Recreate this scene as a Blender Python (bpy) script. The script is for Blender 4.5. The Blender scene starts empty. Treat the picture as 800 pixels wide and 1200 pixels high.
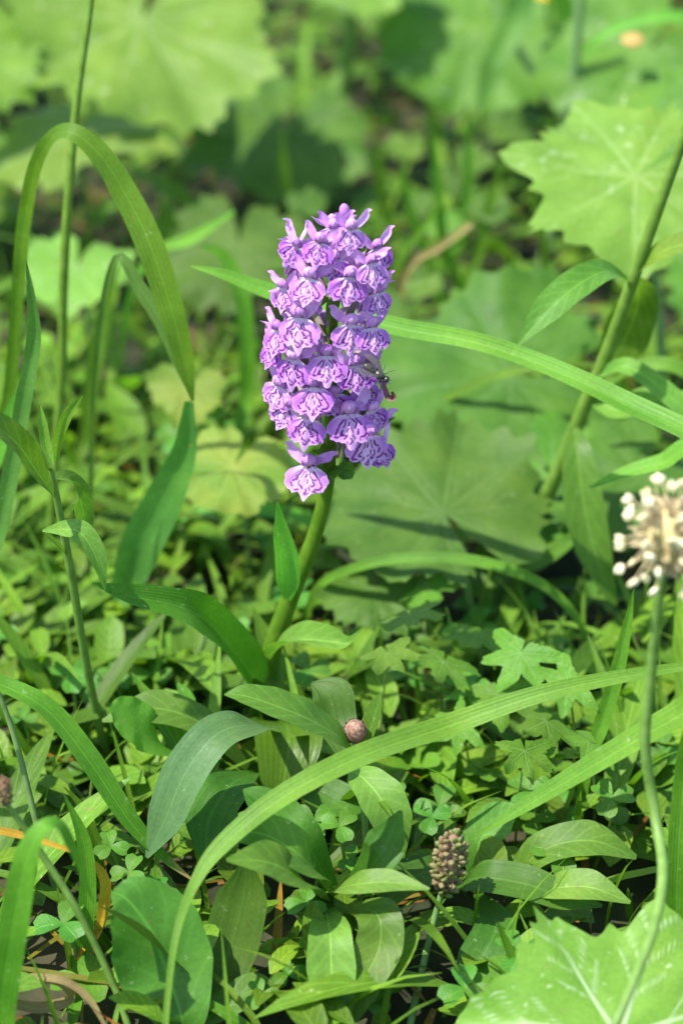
import bpy, math
import numpy as np
from mathutils import Vector, Matrix

R_ = math.radians
rng = np.random.default_rng(11)
scene = bpy.context.scene
col = scene.collection

# ------------------------------------------------------------------ camera
PITCH = R_(32.0)
CP, SP = math.cos(PITCH), math.sin(PITCH)
CAM = np.array([0.0278, -0.7303, 0.5465])
FWD = np.array([0.0, CP, -SP]); RIGHT = np.array([1.0, 0, 0]); UPV = np.array([0.0, SP, CP])
KPX = 0.36 / 1200.0                      # tangent of one photo pixel (photo is 800 x 1200)
cam = bpy.data.cameras.new('camera')
cam.sensor_fit = 'VERTICAL'; cam.sensor_height = 36.0; cam.lens = 100.0
cam.clip_start = 0.01; cam.clip_end = 300.0
cam.dof.use_dof = True; cam.dof.focus_distance = 0.822; cam.dof.aperture_fstop = 7.0
cam.dof.aperture_blades = 7
cam_ob = bpy.data.objects.new('camera', cam); col.objects.link(cam_ob)
cam_ob.location = CAM; cam_ob.rotation_euler = (math.pi / 2 - PITCH, 0, 0)
scene.camera = cam_ob

# ------------------------------------------------------------------ sky, sun, exposure
SUN_TO = Vector((-0.42, -0.16, 0.89)).normalized()
world = bpy.data.worlds.new('World'); scene.world = world; world.use_nodes = True
wn = world.node_tree
bg = wn.nodes['Background']
sky = wn.nodes.new('ShaderNodeTexSky'); sky.sky_type = 'NISHITA'; sky.sun_disc = False
sky.sun_elevation = math.asin(SUN_TO.z); sky.sun_rotation = math.atan2(SUN_TO.x, SUN_TO.y)
wn.links.new(sky.outputs[0], bg.inputs[0]); bg.inputs[1].default_value = 0.15
sl = bpy.data.lights.new('sun', 'SUN'); sl.energy = 3.7; sl.angle = R_(0.6); sl.color = (1.0, 0.955, 0.89)
so = bpy.data.objects.new('sun', sl); col.objects.link(so)
so.rotation_euler = (-SUN_TO).to_track_quat('-Z', 'Y').to_euler()
vs = scene.view_settings
vs.view_transform = 'Standard'; vs.look = 'None'; vs.gamma = 1.0; vs.use_curve_mapping = False
vs.exposure = 1.3
scene.cycles.use_denoising = True
scene.cycles.max_bounces = 8; scene.cycles.transmission_bounces = 6; scene.cycles.transparent_max_bounces = 6

# ------------------------------------------------------------------ helpers
def norm(v):
    v = np.asarray(v, float); n = np.linalg.norm(v, axis=-1, keepdims=True)
    return v / np.maximum(n, 1e-9)

def P(px, py, y, zmin=0.002):
    """photo pixel + world y (distance into the meadow) -> point; never below the soil"""
    d = FWD + RIGHT * (px - 400) * KPX + UPV * (600 - py) * KPX
    t = (y - CAM[1]) / d[1]
    p = CAM + d * t
    if p[2] < zmin:
        t = (zmin - CAM[2]) / d[2]; p = CAM + d * t
    return p

def G(px, py, z=0.0):
    d = FWD + RIGHT * (px - 400) * KPX + UPV * (600 - py) * KPX
    return CAM + d * ((z - CAM[2]) / d[2])

def depth(p): return float(np.dot(np.asarray(p) - CAM, FWD))
def mpp(p): return depth(p) * KPX            # metres per photo pixel at that point

def catmull(pts, n):
    pts = np.asarray(pts, float); m = len(pts)
    if m == 2:
        t = np.linspace(0, 1, n)[:, None]; return pts[0] * (1 - t) + pts[1] * t
    ext = np.vstack([2 * pts[0] - pts[1], pts, 2 * pts[-1] - pts[-2]])
    s = np.linspace(0, m - 1, n); i = np.minimum(s.astype(int), m - 2); t = (s - i)[:, None]
    p0, p1, p2, p3 = ext[i], ext[i + 1], ext[i + 2], ext[i + 3]
    return 0.5 * (2 * p1 + (p2 - p0) * t + (2 * p0 - 5 * p1 + 4 * p2 - p3) * t ** 2 + (3 * p1 - p0 - 3 * p2 + p3) * t ** 3)

def make_mesh(name, V, F, UV=None, attrs=None, smooth=True):
    """V (n,3); F (m,4) or (m,3) int array or list; UV per vertex (n,2); attrs {name:(n,) or (n,3)}"""
    me = bpy.data.meshes.new(name)
    V = np.asarray(V, np.float32)
    if isinstance(F, np.ndarray):
        k = F.shape[1]; m = len(F)
        me.vertices.add(len(V)); me.vertices.foreach_set('co', V.ravel())
        me.loops.add(m * k); me.loops.foreach_set('vertex_index', F.astype(np.int32).ravel())
        me.polygons.add(m)
        me.polygons.foreach_set('loop_start', np.arange(0, m * k, k, dtype=np.int32))
        me.polygons.foreach_set('loop_total', np.full(m, k, np.int32))
        loops = F.ravel()
    else:
        me.from_pydata([tuple(map(float, v)) for v in V], [], [tuple(int(i) for i in f) for f in F])
        loops = np.array([i for f in F for i in f])
    me.update(calc_edges=True)
    if smooth: me.polygons.foreach_set('use_smooth', np.ones(len(me.polygons), bool))
    if UV is not None:
        uvl = me.uv_layers.new(name='UVMap')
        uvl.data.foreach_set('uv', np.asarray(UV, np.float32)[loops].ravel())
    for k_, a in (attrs or {}).items():
        a = np.asarray(a, np.float32)
        if a.ndim == 1:
            at = me.attributes.new(k_, 'FLOAT', 'POINT'); at.data.foreach_set('value', a)
        else:
            at = me.attributes.new(k_, 'FLOAT_COLOR', 'POINT')
            at.data.foreach_set('color', np.hstack([a, np.ones((len(a), 1), np.float32)]).astype(np.float32).ravel())
    me.validate()
    return me

def grid_faces(nu, nv, closed=False):
    """rows nu (along), cols nv (around)"""
    c = nv if closed else nv - 1
    i, j = np.meshgrid(np.arange(nu - 1), np.arange(c), indexing='ij')
    a = i * nv + j; b = i * nv + (j + 1) % nv
    return np.stack([a, b, b + nv, a + nv], -1).reshape(-1, 4)

class Geo:
    """collects several pieces of ONE part"""
    def __init__(s): s.V = []; s.F = []; s.U = []; s.n = 0
    def add(s, V, F, UV=None):
        V = np.asarray(V, float); s.V.append(V); s.F.append(np.asarray(F) + s.n)
        s.U.append(np.zeros((len(V), 2)) if UV is None else UV); s.n += len(V)
    def mesh(s, name): return make_mesh(name, np.vstack(s.V), np.vstack(s.F), np.vstack(s.U))

def tag(o, label=None, cat=None, group=None, kind=None):
    if label: o['label'] = label
    if cat: o['category'] = cat
    if group: o['group'] = group
    if kind: o['kind'] = kind
    return o

def thing(name, loc, label, cat, group=None):
    o = bpy.data.objects.new(name, None); o.empty_display_size = 0.01; o.location = loc
    col.objects.link(o); return tag(o, label, cat, group)

def obj(name, me, mat, parent=None, origin=None):
    """link a mesh whose vertices are in world space; origin moves its object origin there"""
    if origin is not None or parent is not None:
        pass
    o = bpy.data.objects.new(name, me); col.objects.link(o)
    if mat is not None and not me.materials: me.materials.append(mat)
    if parent is not None:
        base = parent
        off = Vector((0, 0, 0))
        while base is not None: off += base.location; base = base.parent
        n = len(me.vertices); a = np.empty(n * 3, np.float32); me.vertices.foreach_get('co', a)
        a = a.reshape(-1, 3) - np.array(off, np.float32); me.vertices.foreach_set('co', a.ravel()); me.update()
        o.parent = parent
    elif origin is not None:
        n = len(me.vertices); a = np.empty(n * 3, np.float32); me.vertices.foreach_get('co', a)
        a = a.reshape(-1, 3) - np.array(origin, np.float32); me.vertices.foreach_set('co', a.ravel()); me.update()
        o.location = origin
    return o

# ---- ribbon: a blade or lance leaf along a spline
def ribbon_geo(pts, w, n=28, across=6, fold=0.25, roll=0.0, up=0.5, ripple=0.0, normal=None, curl=0.0, seed=0):
    pts = catmull(pts, n)
    ww = np.interp(np.linspace(0, 1, n), np.linspace(0, 1, len(w)), w)
    if n > 8 and len(w) > 2:                             # soften the width steps
        k = np.ones(3) / 3; ws = np.convolve(np.pad(ww, 1, 'edge'), k, 'valid'); ws[0] = ww[0]; ws[-1] = ww[-1]; ww = ws
    T = norm(np.gradient(pts, axis=0))
    if normal is None:
        Nh = norm(norm(CAM - pts) * (1 - up) + np.array([0, 0, 1.0]) * up)
    else:
        Nh = np.broadcast_to(np.asarray(normal, float), pts.shape)
    S = np.cross(T, Nh); bad = np.linalg.norm(S, axis=1) < 1e-3
    S[bad] = [1, 0, 0]; S = norm(S); N = norm(np.cross(S, T))
    rl = np.radians(np.interp(np.linspace(0, 1, n), np.linspace(0, 1, len(np.atleast_1d(roll))), np.atleast_1d(roll)))[:, None]
    S2 = S * np.cos(rl) + N * np.sin(rl); N2 = N * np.cos(rl) - S * np.sin(rl)
    u = np.linspace(-1, 1, across + 1)
    ph = seed * 1.7
    s = np.linspace(0, 1, n)[:, None]
    h = (fold * np.abs(u)[None, :] + curl * u[None, :] ** 2) * ww[:, None] * 0.5
    h = h + ripple * ww[:, None] * (np.sin(s * 19 + ph) * u[None, :] * .6 + np.sin(s * 31 + ph * 2 + 2 * u[None, :]) * u[None, :] ** 2)
    V = pts[:, None, :] + S2[:, None, :] * (u[None, :, None] * ww[:, None, None] * 0.5) + N2[:, None, :] * h[:, :, None]
    UV = np.stack(np.broadcast_arrays(u[None, :] * .5 + .5, s), -1)
    return V.reshape(-1, 3), grid_faces(n, across + 1), UV.reshape(-1, 2)

def tube_geo(pts, r, n=24, sides=10):
    pts = catmull(pts, n); rr = np.interp(np.linspace(0, 1, n), np.linspace(0, 1, len(r)), r)
    T = norm(np.gradient(pts, axis=0))
    a = np.array([1.0, 0.12, 0.05]); S = norm(np.cross(T, a)); B = norm(np.cross(T, S))
    th = np.linspace(0, 2 * np.pi, sides, endpoint=False)
    V = pts[:, None] + (S[:, None] * np.cos(th)[None, :, None] + B[:, None] * np.sin(th)[None, :, None]) * rr[:, None, None]
    UV = np.stack(np.broadcast_arrays(th[None, :] / (2 * np.pi), np.linspace(0, 1, n)[:, None]), -1)
    return V.reshape(-1, 3), grid_faces(n, sides, True), UV.reshape(-1, 2)

def ball_geo(c, r, nu=10, nv=12, axis=None):
    """ellipsoid; r = (rx,ry,rz); axis = direction of its local z"""
    th = np.linspace(0.02, np.pi - 0.02, nu); ph = np.linspace(0, 2 * np.pi, nv, endpoint=False)
    V = np.stack([np.sin(th)[:, None] * np.cos(ph) * r[0], np.sin(th)[:, None] * np.sin(ph) * r[1],
                  np.broadcast_to(np.cos(th)[:, None] * r[2], (nu, nv))], -1).reshape(-1, 3)
    if axis is not None:
        q = Vector((0, 0, 1)).rotation_difference(Vector(axis)).to_matrix(); V = V @ np.array(q).T
    return V + np.asarray(c), grid_faces(nu, nv, True), np.zeros((nu * nv, 2))

# ------------------------------------------------------------------ materials
def mat_new(name):
    m = bpy.data.materials.new(name); m.use_nodes = True
    nt = m.node_tree; nt.nodes.clear()
    return m, nt, nt.nodes.new, nt.links.new

def math_node(nt, op, a, b=None, c=None, clamp=False):
    n = nt.nodes.new('ShaderNodeMath'); n.operation = op; n.use_clamp = clamp
    for k, v in enumerate((a, b, c)):
        if v is None: continue
        if isinstance(v, (int, float)): n.inputs[k].default_value = v
        else: nt.links.new(v, n.inputs[k])
    return n.outputs[0]

def mix_col(nt, fac, a, b, mode='MIX'):
    n = nt.nodes.new('ShaderNodeMix'); n.data_type = 'RGBA'; n.blend_type = mode
    for s, v in ((n.inputs[0], fac), (n.inputs[6], a), (n.inputs[7], b)):
        if isinstance(v, (int, float)): s.default_value = v
        elif isinstance(v, tuple): s.default_value = (*v, 1)
        else: nt.links.new(v, s)
    return n.outputs[2]

def finish(nt, base, rough, trans, tcol, height=None, spec=0.35, bump=0.5, bdist=0.0004):
    pr = nt.nodes.new('ShaderNodeBsdfPrincipled'); nt.links.new(base, pr.inputs['Base Color'])
    if isinstance(rough, (int, float)): pr.inputs['Roughness'].default_value = rough
    else: nt.links.new(rough, pr.inputs['Roughness'])
    pr.inputs['Specular IOR Level'].default_value = spec
    out = nt.nodes.new('ShaderNodeOutputMaterial')
    bo = None
    if height is not None:
        b = nt.nodes.new('ShaderNodeBump'); b.inputs['Strength'].default_value = bump; b.inputs['Distance'].default_value = bdist
        nt.links.new(height, b.inputs['Height']); nt.links.new(b.outputs[0], pr.inputs['Normal']); bo = b.outputs[0]
    if trans > 0:
        tr = nt.nodes.new('ShaderNodeBsdfTranslucent'); nt.links.new(tcol, tr.inputs[0])
        if bo is not None: nt.links.new(bo, tr.inputs['Normal'])
        mx = nt.nodes.new('ShaderNodeMixShader'); mx.inputs[0].default_value = trans
        nt.links.new(pr.outputs[0], mx.inputs[1]); nt.links.new(tr.outputs[0], mx.inputs[2])
        nt.links.new(mx.outputs[0], out.inputs[0])
    else: nt.links.new(pr.outputs[0], out.inputs[0])

WARM = np.array([0.84, 0.85, 0.45])
def leaf_mat(name, dark, light, vein='parallel', nv=9, trans=0.34, rough=0.48, spec=0.2, tip=None, tint=False,
             vcol=None, vstr=0.35, spots=0.0, spot_col=(0.75, 0.8, 0.6)):
    dark = tuple(float(c) for c in np.array(dark) * WARM); light = tuple(float(c) for c in np.array(light) * WARM)
    m, nt, new, link = mat_new(name)
    tc = new('ShaderNodeTexCoord'); sep = new('ShaderNodeSeparateXYZ'); link(tc.outputs['UV'], sep.inputs[0])
    u, v = sep.outputs[0], sep.outputs[1]
    geo = new('ShaderNodeNewGeometry')
    n1 = new('ShaderNodeTexNoise'); n1.inputs['Scale'].default_value = 70; n1.inputs['Detail'].default_value = 4; link(geo.outputs['Position'], n1.inputs['Vector'])
    n2 = new('ShaderNodeTexNoise'); n2.inputs['Scale'].default_value = 900; n2.inputs['Detail'].default_value = 3; link(geo.outputs['Position'], n2.inputs['Vector'])
    f1 = math_node(nt, 'MULTIPLY_ADD', math_node(nt, 'SUBTRACT', n1.outputs[0], 0.5), 2.6, 0.5, clamp=True)
    colr = mix_col(nt, f1, dark, light)
    f2 = math_node(nt, 'MULTIPLY_ADD', n2.outputs[0], 0.5, 0.75)
    vm = new('ShaderNodeVectorMath'); vm.operation = 'SCALE'; link(colr, vm.inputs[0]); link(f2, vm.inputs['Scale']); colr = vm.outputs[0]
    au = math_node(nt, 'ABSOLUTE', math_node(nt, 'SUBTRACT', u, 0.5))
    height = n2.outputs[0]
    if vein == 'parallel':
        st = math_node(nt, 'SINE', math_node(nt, 'MULTIPLY', u, nv * 6.283))
        st2 = math_node(nt, 'SINE', math_node(nt, 'MULTIPLY', u, nv * 6.283 * 2.7))
        ln = math_node(nt, 'MULTIPLY_ADD', st2, 0.35, st)
        mid = math_node(nt, 'SUBTRACT', 1.0, math_node(nt, 'DIVIDE', au, 0.045), clamp=True)
        fac = math_node(nt, 'MULTIPLY_ADD', ln, 0.12 * vstr, math_node(nt, 'MULTIPLY', mid, 0.22), clamp=True)
        height = math_node(nt, 'MULTIPLY_ADD', ln, 0.12, math_node(nt, 'MULTIPLY', n2.outputs[0], 0.3))
    elif vein == 'pinnate':
        mid = math_node(nt, 'MULTIPLY', math_node(nt, 'SUBTRACT', 1.0, math_node(nt, 'DIVIDE', au, 0.035), clamp=True), 0.55)
        ph = math_node(nt, 'MULTIPLY', math_node(nt, 'SUBTRACT', math_node(nt, 'MULTIPLY', v, nv), math_node(nt, 'MULTIPLY', au, 3.2)), 6.283)
        sd = math_node(nt, 'POWER', math_node(nt, 'ABSOLUTE', math_node(nt, 'COSINE', math_node(nt, 'MULTIPLY', ph, 0.5))), 14.0)
        fac = math_node(nt, 'MAXIMUM', mid, math_node(nt, 'MULTIPLY', sd, vstr), clamp=True)
        height = math_node(nt, 'MULTIPLY_ADD', fac, -0.8, math_node(nt, 'MULTIPLY', n2.outputs[0], 0.4))
    elif vein == 'attr':
        at = new('ShaderNodeAttribute'); at.attribute_name = 'vein'
        fac = math_node(nt, 'MULTIPLY', at.outputs['Fac'], vstr)
        height = math_node(nt, 'MULTIPLY_ADD', at.outputs['Fac'], -1.0, math_node(nt, 'MULTIPLY', n2.outputs[0], 0.5))
    else: fac = None
    vc = vcol or tuple(min(1, c * 1.9 + 0.02) for c in light)
    if fac is not None: colr = mix_col(nt, fac, colr, vc)
    if spots > 0:
        vo = new('ShaderNodeTexNoise'); vo.inputs['Scale'].default_value = 160; vo.inputs['Detail'].default_value = 5; vo.inputs['Distortion'].default_value = 1.2
        link(geo.outputs['Position'], vo.inputs['Vector'])
        sp = math_node(nt, 'MULTIPLY', math_node(nt, 'SUBTRACT', vo.outputs[0], 0.63, clamp=True), 9.0 * spots, clamp=True)
        colr = mix_col(nt, sp, colr, spot_col)
    fl = new('ShaderNodeTexNoise'); fl.inputs['Scale'].default_value = 420; fl.inputs['Detail'].default_value = 2; link(geo.outputs['Position'], fl.inputs['Vector'])
    fd = math_node(nt, 'MULTIPLY', math_node(nt, 'SUBTRACT', fl.outputs[0], 0.69, clamp=True), 7.0, clamp=True)     # small brown flecks
    colr = mix_col(nt, fd, colr, (0.20, 0.16, 0.06))
    fw = math_node(nt, 'MULTIPLY', math_node(nt, 'SUBTRACT', 0.31, fl.outputs[0], clamp=True), 5.0, clamp=True)     # pale dusty flecks
    colr = mix_col(nt, fw, colr, (0.34, 0.42, 0.24))
    n5 = new('ShaderNodeTexNoise'); n5.inputs['Scale'].default_value = 28; n5.inputs['Detail'].default_value = 3; link(geo.outputs['Position'], n5.inputs['Vector'])
    colr = mix_col(nt, math_node(nt, 'MULTIPLY', math_node(nt, 'SUBTRACT', n5.outputs[0], 0.5, clamp=True), 2.2, clamp=True), colr, mix_col(nt, 1.0, colr, (1.35, 1.12, 0.7), 'MULTIPLY'))
    if tip is not None:                                   # withered tip
        n3 = new('ShaderNodeTexNoise'); n3.inputs['Scale'].default_value = 300; link(geo.outputs['Position'], n3.inputs['Vector'])
        tf = math_node(nt, 'MULTIPLY', math_node(nt, 'SUBTRACT', math_node(nt, 'MULTIPLY_ADD', n3.outputs[0], 0.12, v), 0.94), 12.0, clamp=True)
        colr = mix_col(nt, tf, colr, tip)
    if tint:
        at2 = new('ShaderNodeAttribute'); at2.attribute_name = 'tint'
        colr = mix_col(nt, 1.0, colr, at2.outputs['Color'], 'MULTIPLY')
    else:
        oi = new('ShaderNodeObjectInfo'); hsv = new('ShaderNodeHueSaturation')
        link(math_node(nt, 'MULTIPLY_ADD', oi.outputs['Random'], 0.03, 0.485), hsv.inputs['Hue'])
        link(math_node(nt, 'MULTIPLY_ADD', oi.outputs['Random'], 0.3, 0.85), hsv.inputs['Value'])
        link(colr, hsv.inputs['Color']); colr = hsv.outputs[0]
    tcol = mix_col(nt, 1.0, colr, (1.5, 1.75, 0.75), 'MULTIPLY')
    rgh = math_node(nt, 'MULTIPLY_ADD', n1.outputs[0], 0.2, rough - 0.1)
    finish(nt, colr, rgh, trans, tcol, height, spec=spec, bump=0.6)
    return m

def plain_mat(name, c1, c2, scale=300, rough=0.5, trans=0.0, spec=0.3, attr=None, sheen=0):
    m, nt, new, link = mat_new(name)
    geo = new('ShaderNodeNewGeometry')
    n1 = new('ShaderNodeTexNoise'); n1.inputs['Scale'].default_value = scale; n1.inputs['Detail'].default_value = 4
    link(geo.outputs['Position'], n1.inputs['Vector'])
    f1 = math_node(nt, 'MULTIPLY_ADD', math_node(nt, 'SUBTRACT', n1.outputs[0], 0.5), 2.8, 0.5, clamp=True)
    if attr:
        at = new('ShaderNodeAttribute'); at.attribute_name = attr
        base = mix_col(nt, 1.0, at.outputs['Color'], mix_col(nt, f1, c1, c2), 'MULTIPLY')
    else: base = mix_col(nt, f1, c1, c2)
    oi = new('ShaderNodeObjectInfo'); hsv = new('ShaderNodeHueSaturation')
    link(math_node(nt, 'MULTIPLY_ADD', oi.outputs['Random'], 0.024, 0.490), hsv.inputs['Hue'])
    link(math_node(nt, 'MULTIPLY_ADD', oi.outputs['Random'], 0.24, 0.88), hsv.inputs['Value'])
    link(math_node(nt, 'MULTIPLY_ADD', oi.outputs['Random'], -0.3, 1.15), hsv.inputs['Saturation'])
    link(base, hsv.inputs['Color']); base = hsv.outputs[0]
    finish(nt, base, rough, trans, base, n1.outputs[0], spec=spec, bump=0.4, bdist=0.0003)
    return m

M = {}
M['grass'] = leaf_mat('grass_blade_green', (0.070, 0.175, 0.022), (0.125, 0.27, 0.040), 'parallel', 7)
M['grass_tip'] = leaf_mat('grass_blade_brown_tip', (0.070, 0.175, 0.022), (0.125, 0.27, 0.040), 'parallel', 7, tip=(0.36, 0.25, 0.10))
M['grass_grey'] = leaf_mat('grass_blade_bluish', (0.075, 0.18, 0.060), (0.115, 0.25, 0.085), 'parallel', 8)
M['grass_pale'] = leaf_mat('grass_blade_pale', (0.115, 0.285, 0.055), (0.165, 0.37, 0.090), 'parallel', 6, trans=0.4)
M['grass_dry'] = leaf_mat('grass_blade_straw', (0.24, 0.18, 0.13), (0.40, 0.33, 0.24), 'parallel', 7, trans=0.3, rough=0.6)
M['grass_rust'] = leaf_mat('grass_blade_rust', (0.36, 0.17, 0.03), (0.50, 0.30, 0.06), 'parallel', 7, trans=0.3, rough=0.6)
M['orchid_leaf'] = leaf_mat('orchid_leaf_green', (0.055, 0.150, 0.018), (0.085, 0.21, 0.028), 'parallel', 11, rough=0.36, vstr=0.25)
M['lance'] = leaf_mat('lance_leaf_green', (0.070, 0.175, 0.030), (0.120, 0.25, 0.055), 'pinnate', 9, rough=0.5, vstr=0.14, spec=.25)
M['lance_pale'] = leaf_mat('lance_leaf_pale', (0.115, 0.24, 0.060), (0.165, 0.32, 0.085), 'pinnate', 8, rough=0.52, vstr=0.12, spec=.25)
M['lance_dark'] = leaf_mat('lance_leaf_dark', (0.045, 0.125, 0.022), (0.075, 0.18, 0.035), 'parallel', 5, rough=0.5, vstr=0.35, spec=.22)
M['lance_grey'] = leaf_mat('lance_leaf_greyish', (0.085, 0.165, 0.105), (0.125, 0.225, 0.150), 'parallel', 4, rough=0.5, vstr=0.3)
M['oval'] = leaf_mat('oval_leaf_green', (0.070, 0.180, 0.035), (0.100, 0.23, 0.050), 'pinnate', 6, rough=0.45, vstr=0.12, spec=.25)
M['colt'] = leaf_mat('coltsfoot_leaf_green', (0.080, 0.190, 0.040), (0.125, 0.26, 0.058), 'attr', vstr=0.3, rough=0.5, trans=0.34,
                     vcol=(0.20, 0.32, 0.11), spots=0.35)
M['colt_pale'] = leaf_mat('coltsfoot_leaf_pale', (0.150, 0.28, 0.070), (0.20, 0.35, 0.095), 'attr', vstr=0.35, rough=0.5, trans=0.36,
                          vcol=(0.30, 0.42, 0.16), spots=0.3)
M['colt_trail'] = leaf_mat('coltsfoot_leaf_trailed', (0.150, 0.29, 0.065), (0.21, 0.37, 0.095), 'attr', vstr=0.75, rough=0.5, trans=0.34,
                           vcol=(0.45, 0.56, 0.32), spots=0.9, spot_col=(0.55, 0.62, 0.42))
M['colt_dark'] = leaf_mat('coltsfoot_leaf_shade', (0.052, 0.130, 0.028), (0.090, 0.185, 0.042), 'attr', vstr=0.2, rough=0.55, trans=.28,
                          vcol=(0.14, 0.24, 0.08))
M['colt_yellow'] = leaf_mat('coltsfoot_leaf_yellowing', (0.13, 0.26, 0.06), (0.24, 0.31, 0.09), 'attr', vstr=0.25, rough=0.55,
                            vcol=(0.40, 0.46, 0.16), spots=0.7, spot_col=(0.22, 0.11, 0.06))
M['clover'] = leaf_mat('clover_green', (0.060, 0.185, 0.035), (0.105, 0.26, 0.055), 'pinnate', 7, vstr=0.15, rough=0.45)
M['lobed'] = leaf_mat('lobed_leaf_green', (0.095, 0.225, 0.035), (0.150, 0.30, 0.060), 'attr', vstr=0.4, rough=0.5, trans=0.4, vcol=(0.26, 0.42, 0.13))
M['fill_leaf'] = leaf_mat('undergrowth_leaf', (0.080, 0.19, 0.028), (0.135, 0.28, 0.050), 'pinnate', 6, tint=True, vstr=0.2)
M['fill_grass'] = leaf_mat('undergrowth_grass', (0.080, 0.19, 0.025), (0.135, 0.28, 0.045), 'parallel', 5, tint=True)
M['fill_clover'] = leaf_mat('undergrowth_clover', (0.075, 0.20, 0.035), (0.120, 0.28, 0.055), None, tint=True)
M['stem'] = plain_mat('orchid_stem_green', (0.070, 0.155, 0.022), (0.110, 0.21, 0.035), 250, rough=0.4, trans=0.12)
M['stalk'] = plain_mat('stalk_green', (0.12, 0.22, 0.045), (0.18, 0.31, 0.075), 250, rough=0.45, trans=0.12)
M['stalk_dark'] = plain_mat('stalk_dark_green', (0.11, 0.19, 0.035), (0.16, 0.26, 0.05), 250, rough=0.45, trans=0.1)
M['twig'] = plain_mat('stem_reddish', (0.24, 0.15, 0.08), (0.34, 0.24, 0.13), 300, rough=0.6)
M['petal'] = plain_mat('petal_lilac', (0.57, 0.235, 0.64), (0.71, 0.38, 0.73), 500, rough=0.5, trans=0.32, spec=0.25)
M['sepal'] = plain_mat('sepal_lilac', (0.54, 0.22, 0.62), (0.71, 0.42, 0.74), 420, rough=0.5, trans=0.32, spec=0.25)
M['lip'] = plain_mat('lip_marked', (0.92, 0.92, 0.92), (1.0, 1.0, 1.0), 700, rough=0.55, trans=0.28, spec=0.2, attr='pattern')
M['ovary'] = plain_mat('ovary_green_purple', (0.20, 0.22, 0.09), (0.34, 0.19, 0.30), 350, rough=0.5, trans=0.1)
M['pollen'] = plain_mat('column_brown', (0.20, 0.03, 0.05), (0.38, 0.14, 0.12), 900, rough=0.5)
M['wilt'] = plain_mat('lip_wilted', (0.08, 0.025, 0.022), (0.20, 0.075, 0.09), 500, rough=0.6)
M['bract'] = leaf_mat('bract_green', (0.085, 0.17, 0.040), (0.125, 0.22, 0.060), 'parallel', 5, rough=0.45)
M['fly'] = plain_mat('fly_grey', (0.012, 0.012, 0.010), (0.055, 0.052, 0.036), 1500, rough=0.35, spec=0.5)
M['fly_dark'] = plain_mat('fly_black', (0.008, 0.008, 0.010), (0.020, 0.020, 0.022), 900, rough=0.25, spec=0.6)
M['anther'] = plain_mat('anther_cream', (0.62, 0.55, 0.28), (0.76, 0.71, 0.46), 700, rough=0.6, trans=0.1)
M['filament'] = plain_mat('filament_cream', (0.46, 0.37, 0.19), (0.58, 0.47, 0.28), 700, rough=0.6, trans=0.2)
M['headcore'] = plain_mat('spikelet_tan', (0.36, 0.36, 0.13), (0.58, 0.44, 0.24), 420, rough=0.7)
M['capsule'] = plain_mat('capsule_tan_green', (0.10, 0.15, 0.022), (0.20, 0.12, 0.07), 190, rough=0.55)
M['bud'] = plain_mat('bud_brown', (0.16, 0.085, 0.06), (0.36, 0.23, 0.16), 900, rough=0.7)
M['yellow'] = plain_mat('petal_yellow', (0.72, 0.50, 0.03), (0.80, 0.62, 0.05), 300, rough=0.4, trans=0.25)
M['orange'] = plain_mat('rust_patch', (0.36, 0.15, 0.02), (0.42, 0.22, 0.04), 300, rough=0.7)

# wet dark soil with litter
m, nt, new, link = mat_new('soil_dark')
geo = new('ShaderNodeNewGeometry')
n1 = new('ShaderNodeTexNoise'); n1.inputs['Scale'].default_value = 45; n1.inputs['Detail'].default_value = 8; link(geo.outputs['Position'], n1.inputs['Vector'])
rp = new('ShaderNodeValToRGB'); link(n1.outputs[0], rp.inputs[0])
rp.color_ramp.elements[0].position = 0.32; rp.color_ramp.elements[0].color = (0.014, 0.013, 0.008, 1)
rp.color_ramp.elements[1].position = 0.72; rp.color_ramp.elements[1].color = (0.075, 0.055, 0.032, 1)
e = rp.color_ramp.elements.new(0.5); e.color = (0.028, 0.036, 0.014, 1)
finish(nt, rp.outputs[0], 0.85, 0, None, n1.outputs[0], spec=0.2, bump=1.0, bdist=0.004)
M['soil'] = m

# ------------------------------------------------------------------ ground
def gaxis(a, b, na, far):
    c = np.linspace(a, b, na)
    return np.concatenate([-far + np.zeros(1), [-8, -3, a - .6], c, [b + .6, 3.5, 9], [far]])
gx = gaxis(-0.9, 0.9, 91, 60); gy = gaxis(-0.7, 1.7, 121, 60)
X, Y = np.meshgrid(gx, gy)
def ground_h(x, y):
    return (np.sin(x * 21 + 1.3) * np.cos(y * 17 + .4) * .004 + np.sin(x * 57 + y * 43) * .002 - .006) * (np.abs(x) < 2) 
Z = ground_h(X, Y)
V = np.stack([X, Y, Z], -1).reshape(-1, 3)
g = obj('ground', make_mesh('ground', V, grid_faces(len(gy), len(gx))), M['soil']); tag(g, kind='structure')

# ================================================================== ORCHID
AX = [(393, 262), (392, 330), (390, 420), (387, 500), (385, 545)]       # spike axis in photo pixels
def axis_px(py): return float(np.interp(py, [a[1] for a in AX], [a[0] for a in AX]))
orchid = thing('spotted_orchid', (0, 0, 0),
               'purple spotted orchid with a dense flower spike on a thick green stem', 'orchid')
stem_px = [(298, 884), (306, 830), (318, 765), (340, 700), (366, 635), (381, 580), (386, 530), (389, 440), (391, 340), (392, 270)]
sp = [P(x, y, 0.0, -0.01) for x, y in stem_px]
sr = [.0034, .0033, .0031, .0028, .0024, .0022, .0021, .0017, .0012, .0006]
obj('stem', make_mesh('orchid_stem', *tube_geo(sp, sr, 60, 16)), M['stem'], orchid)

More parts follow.
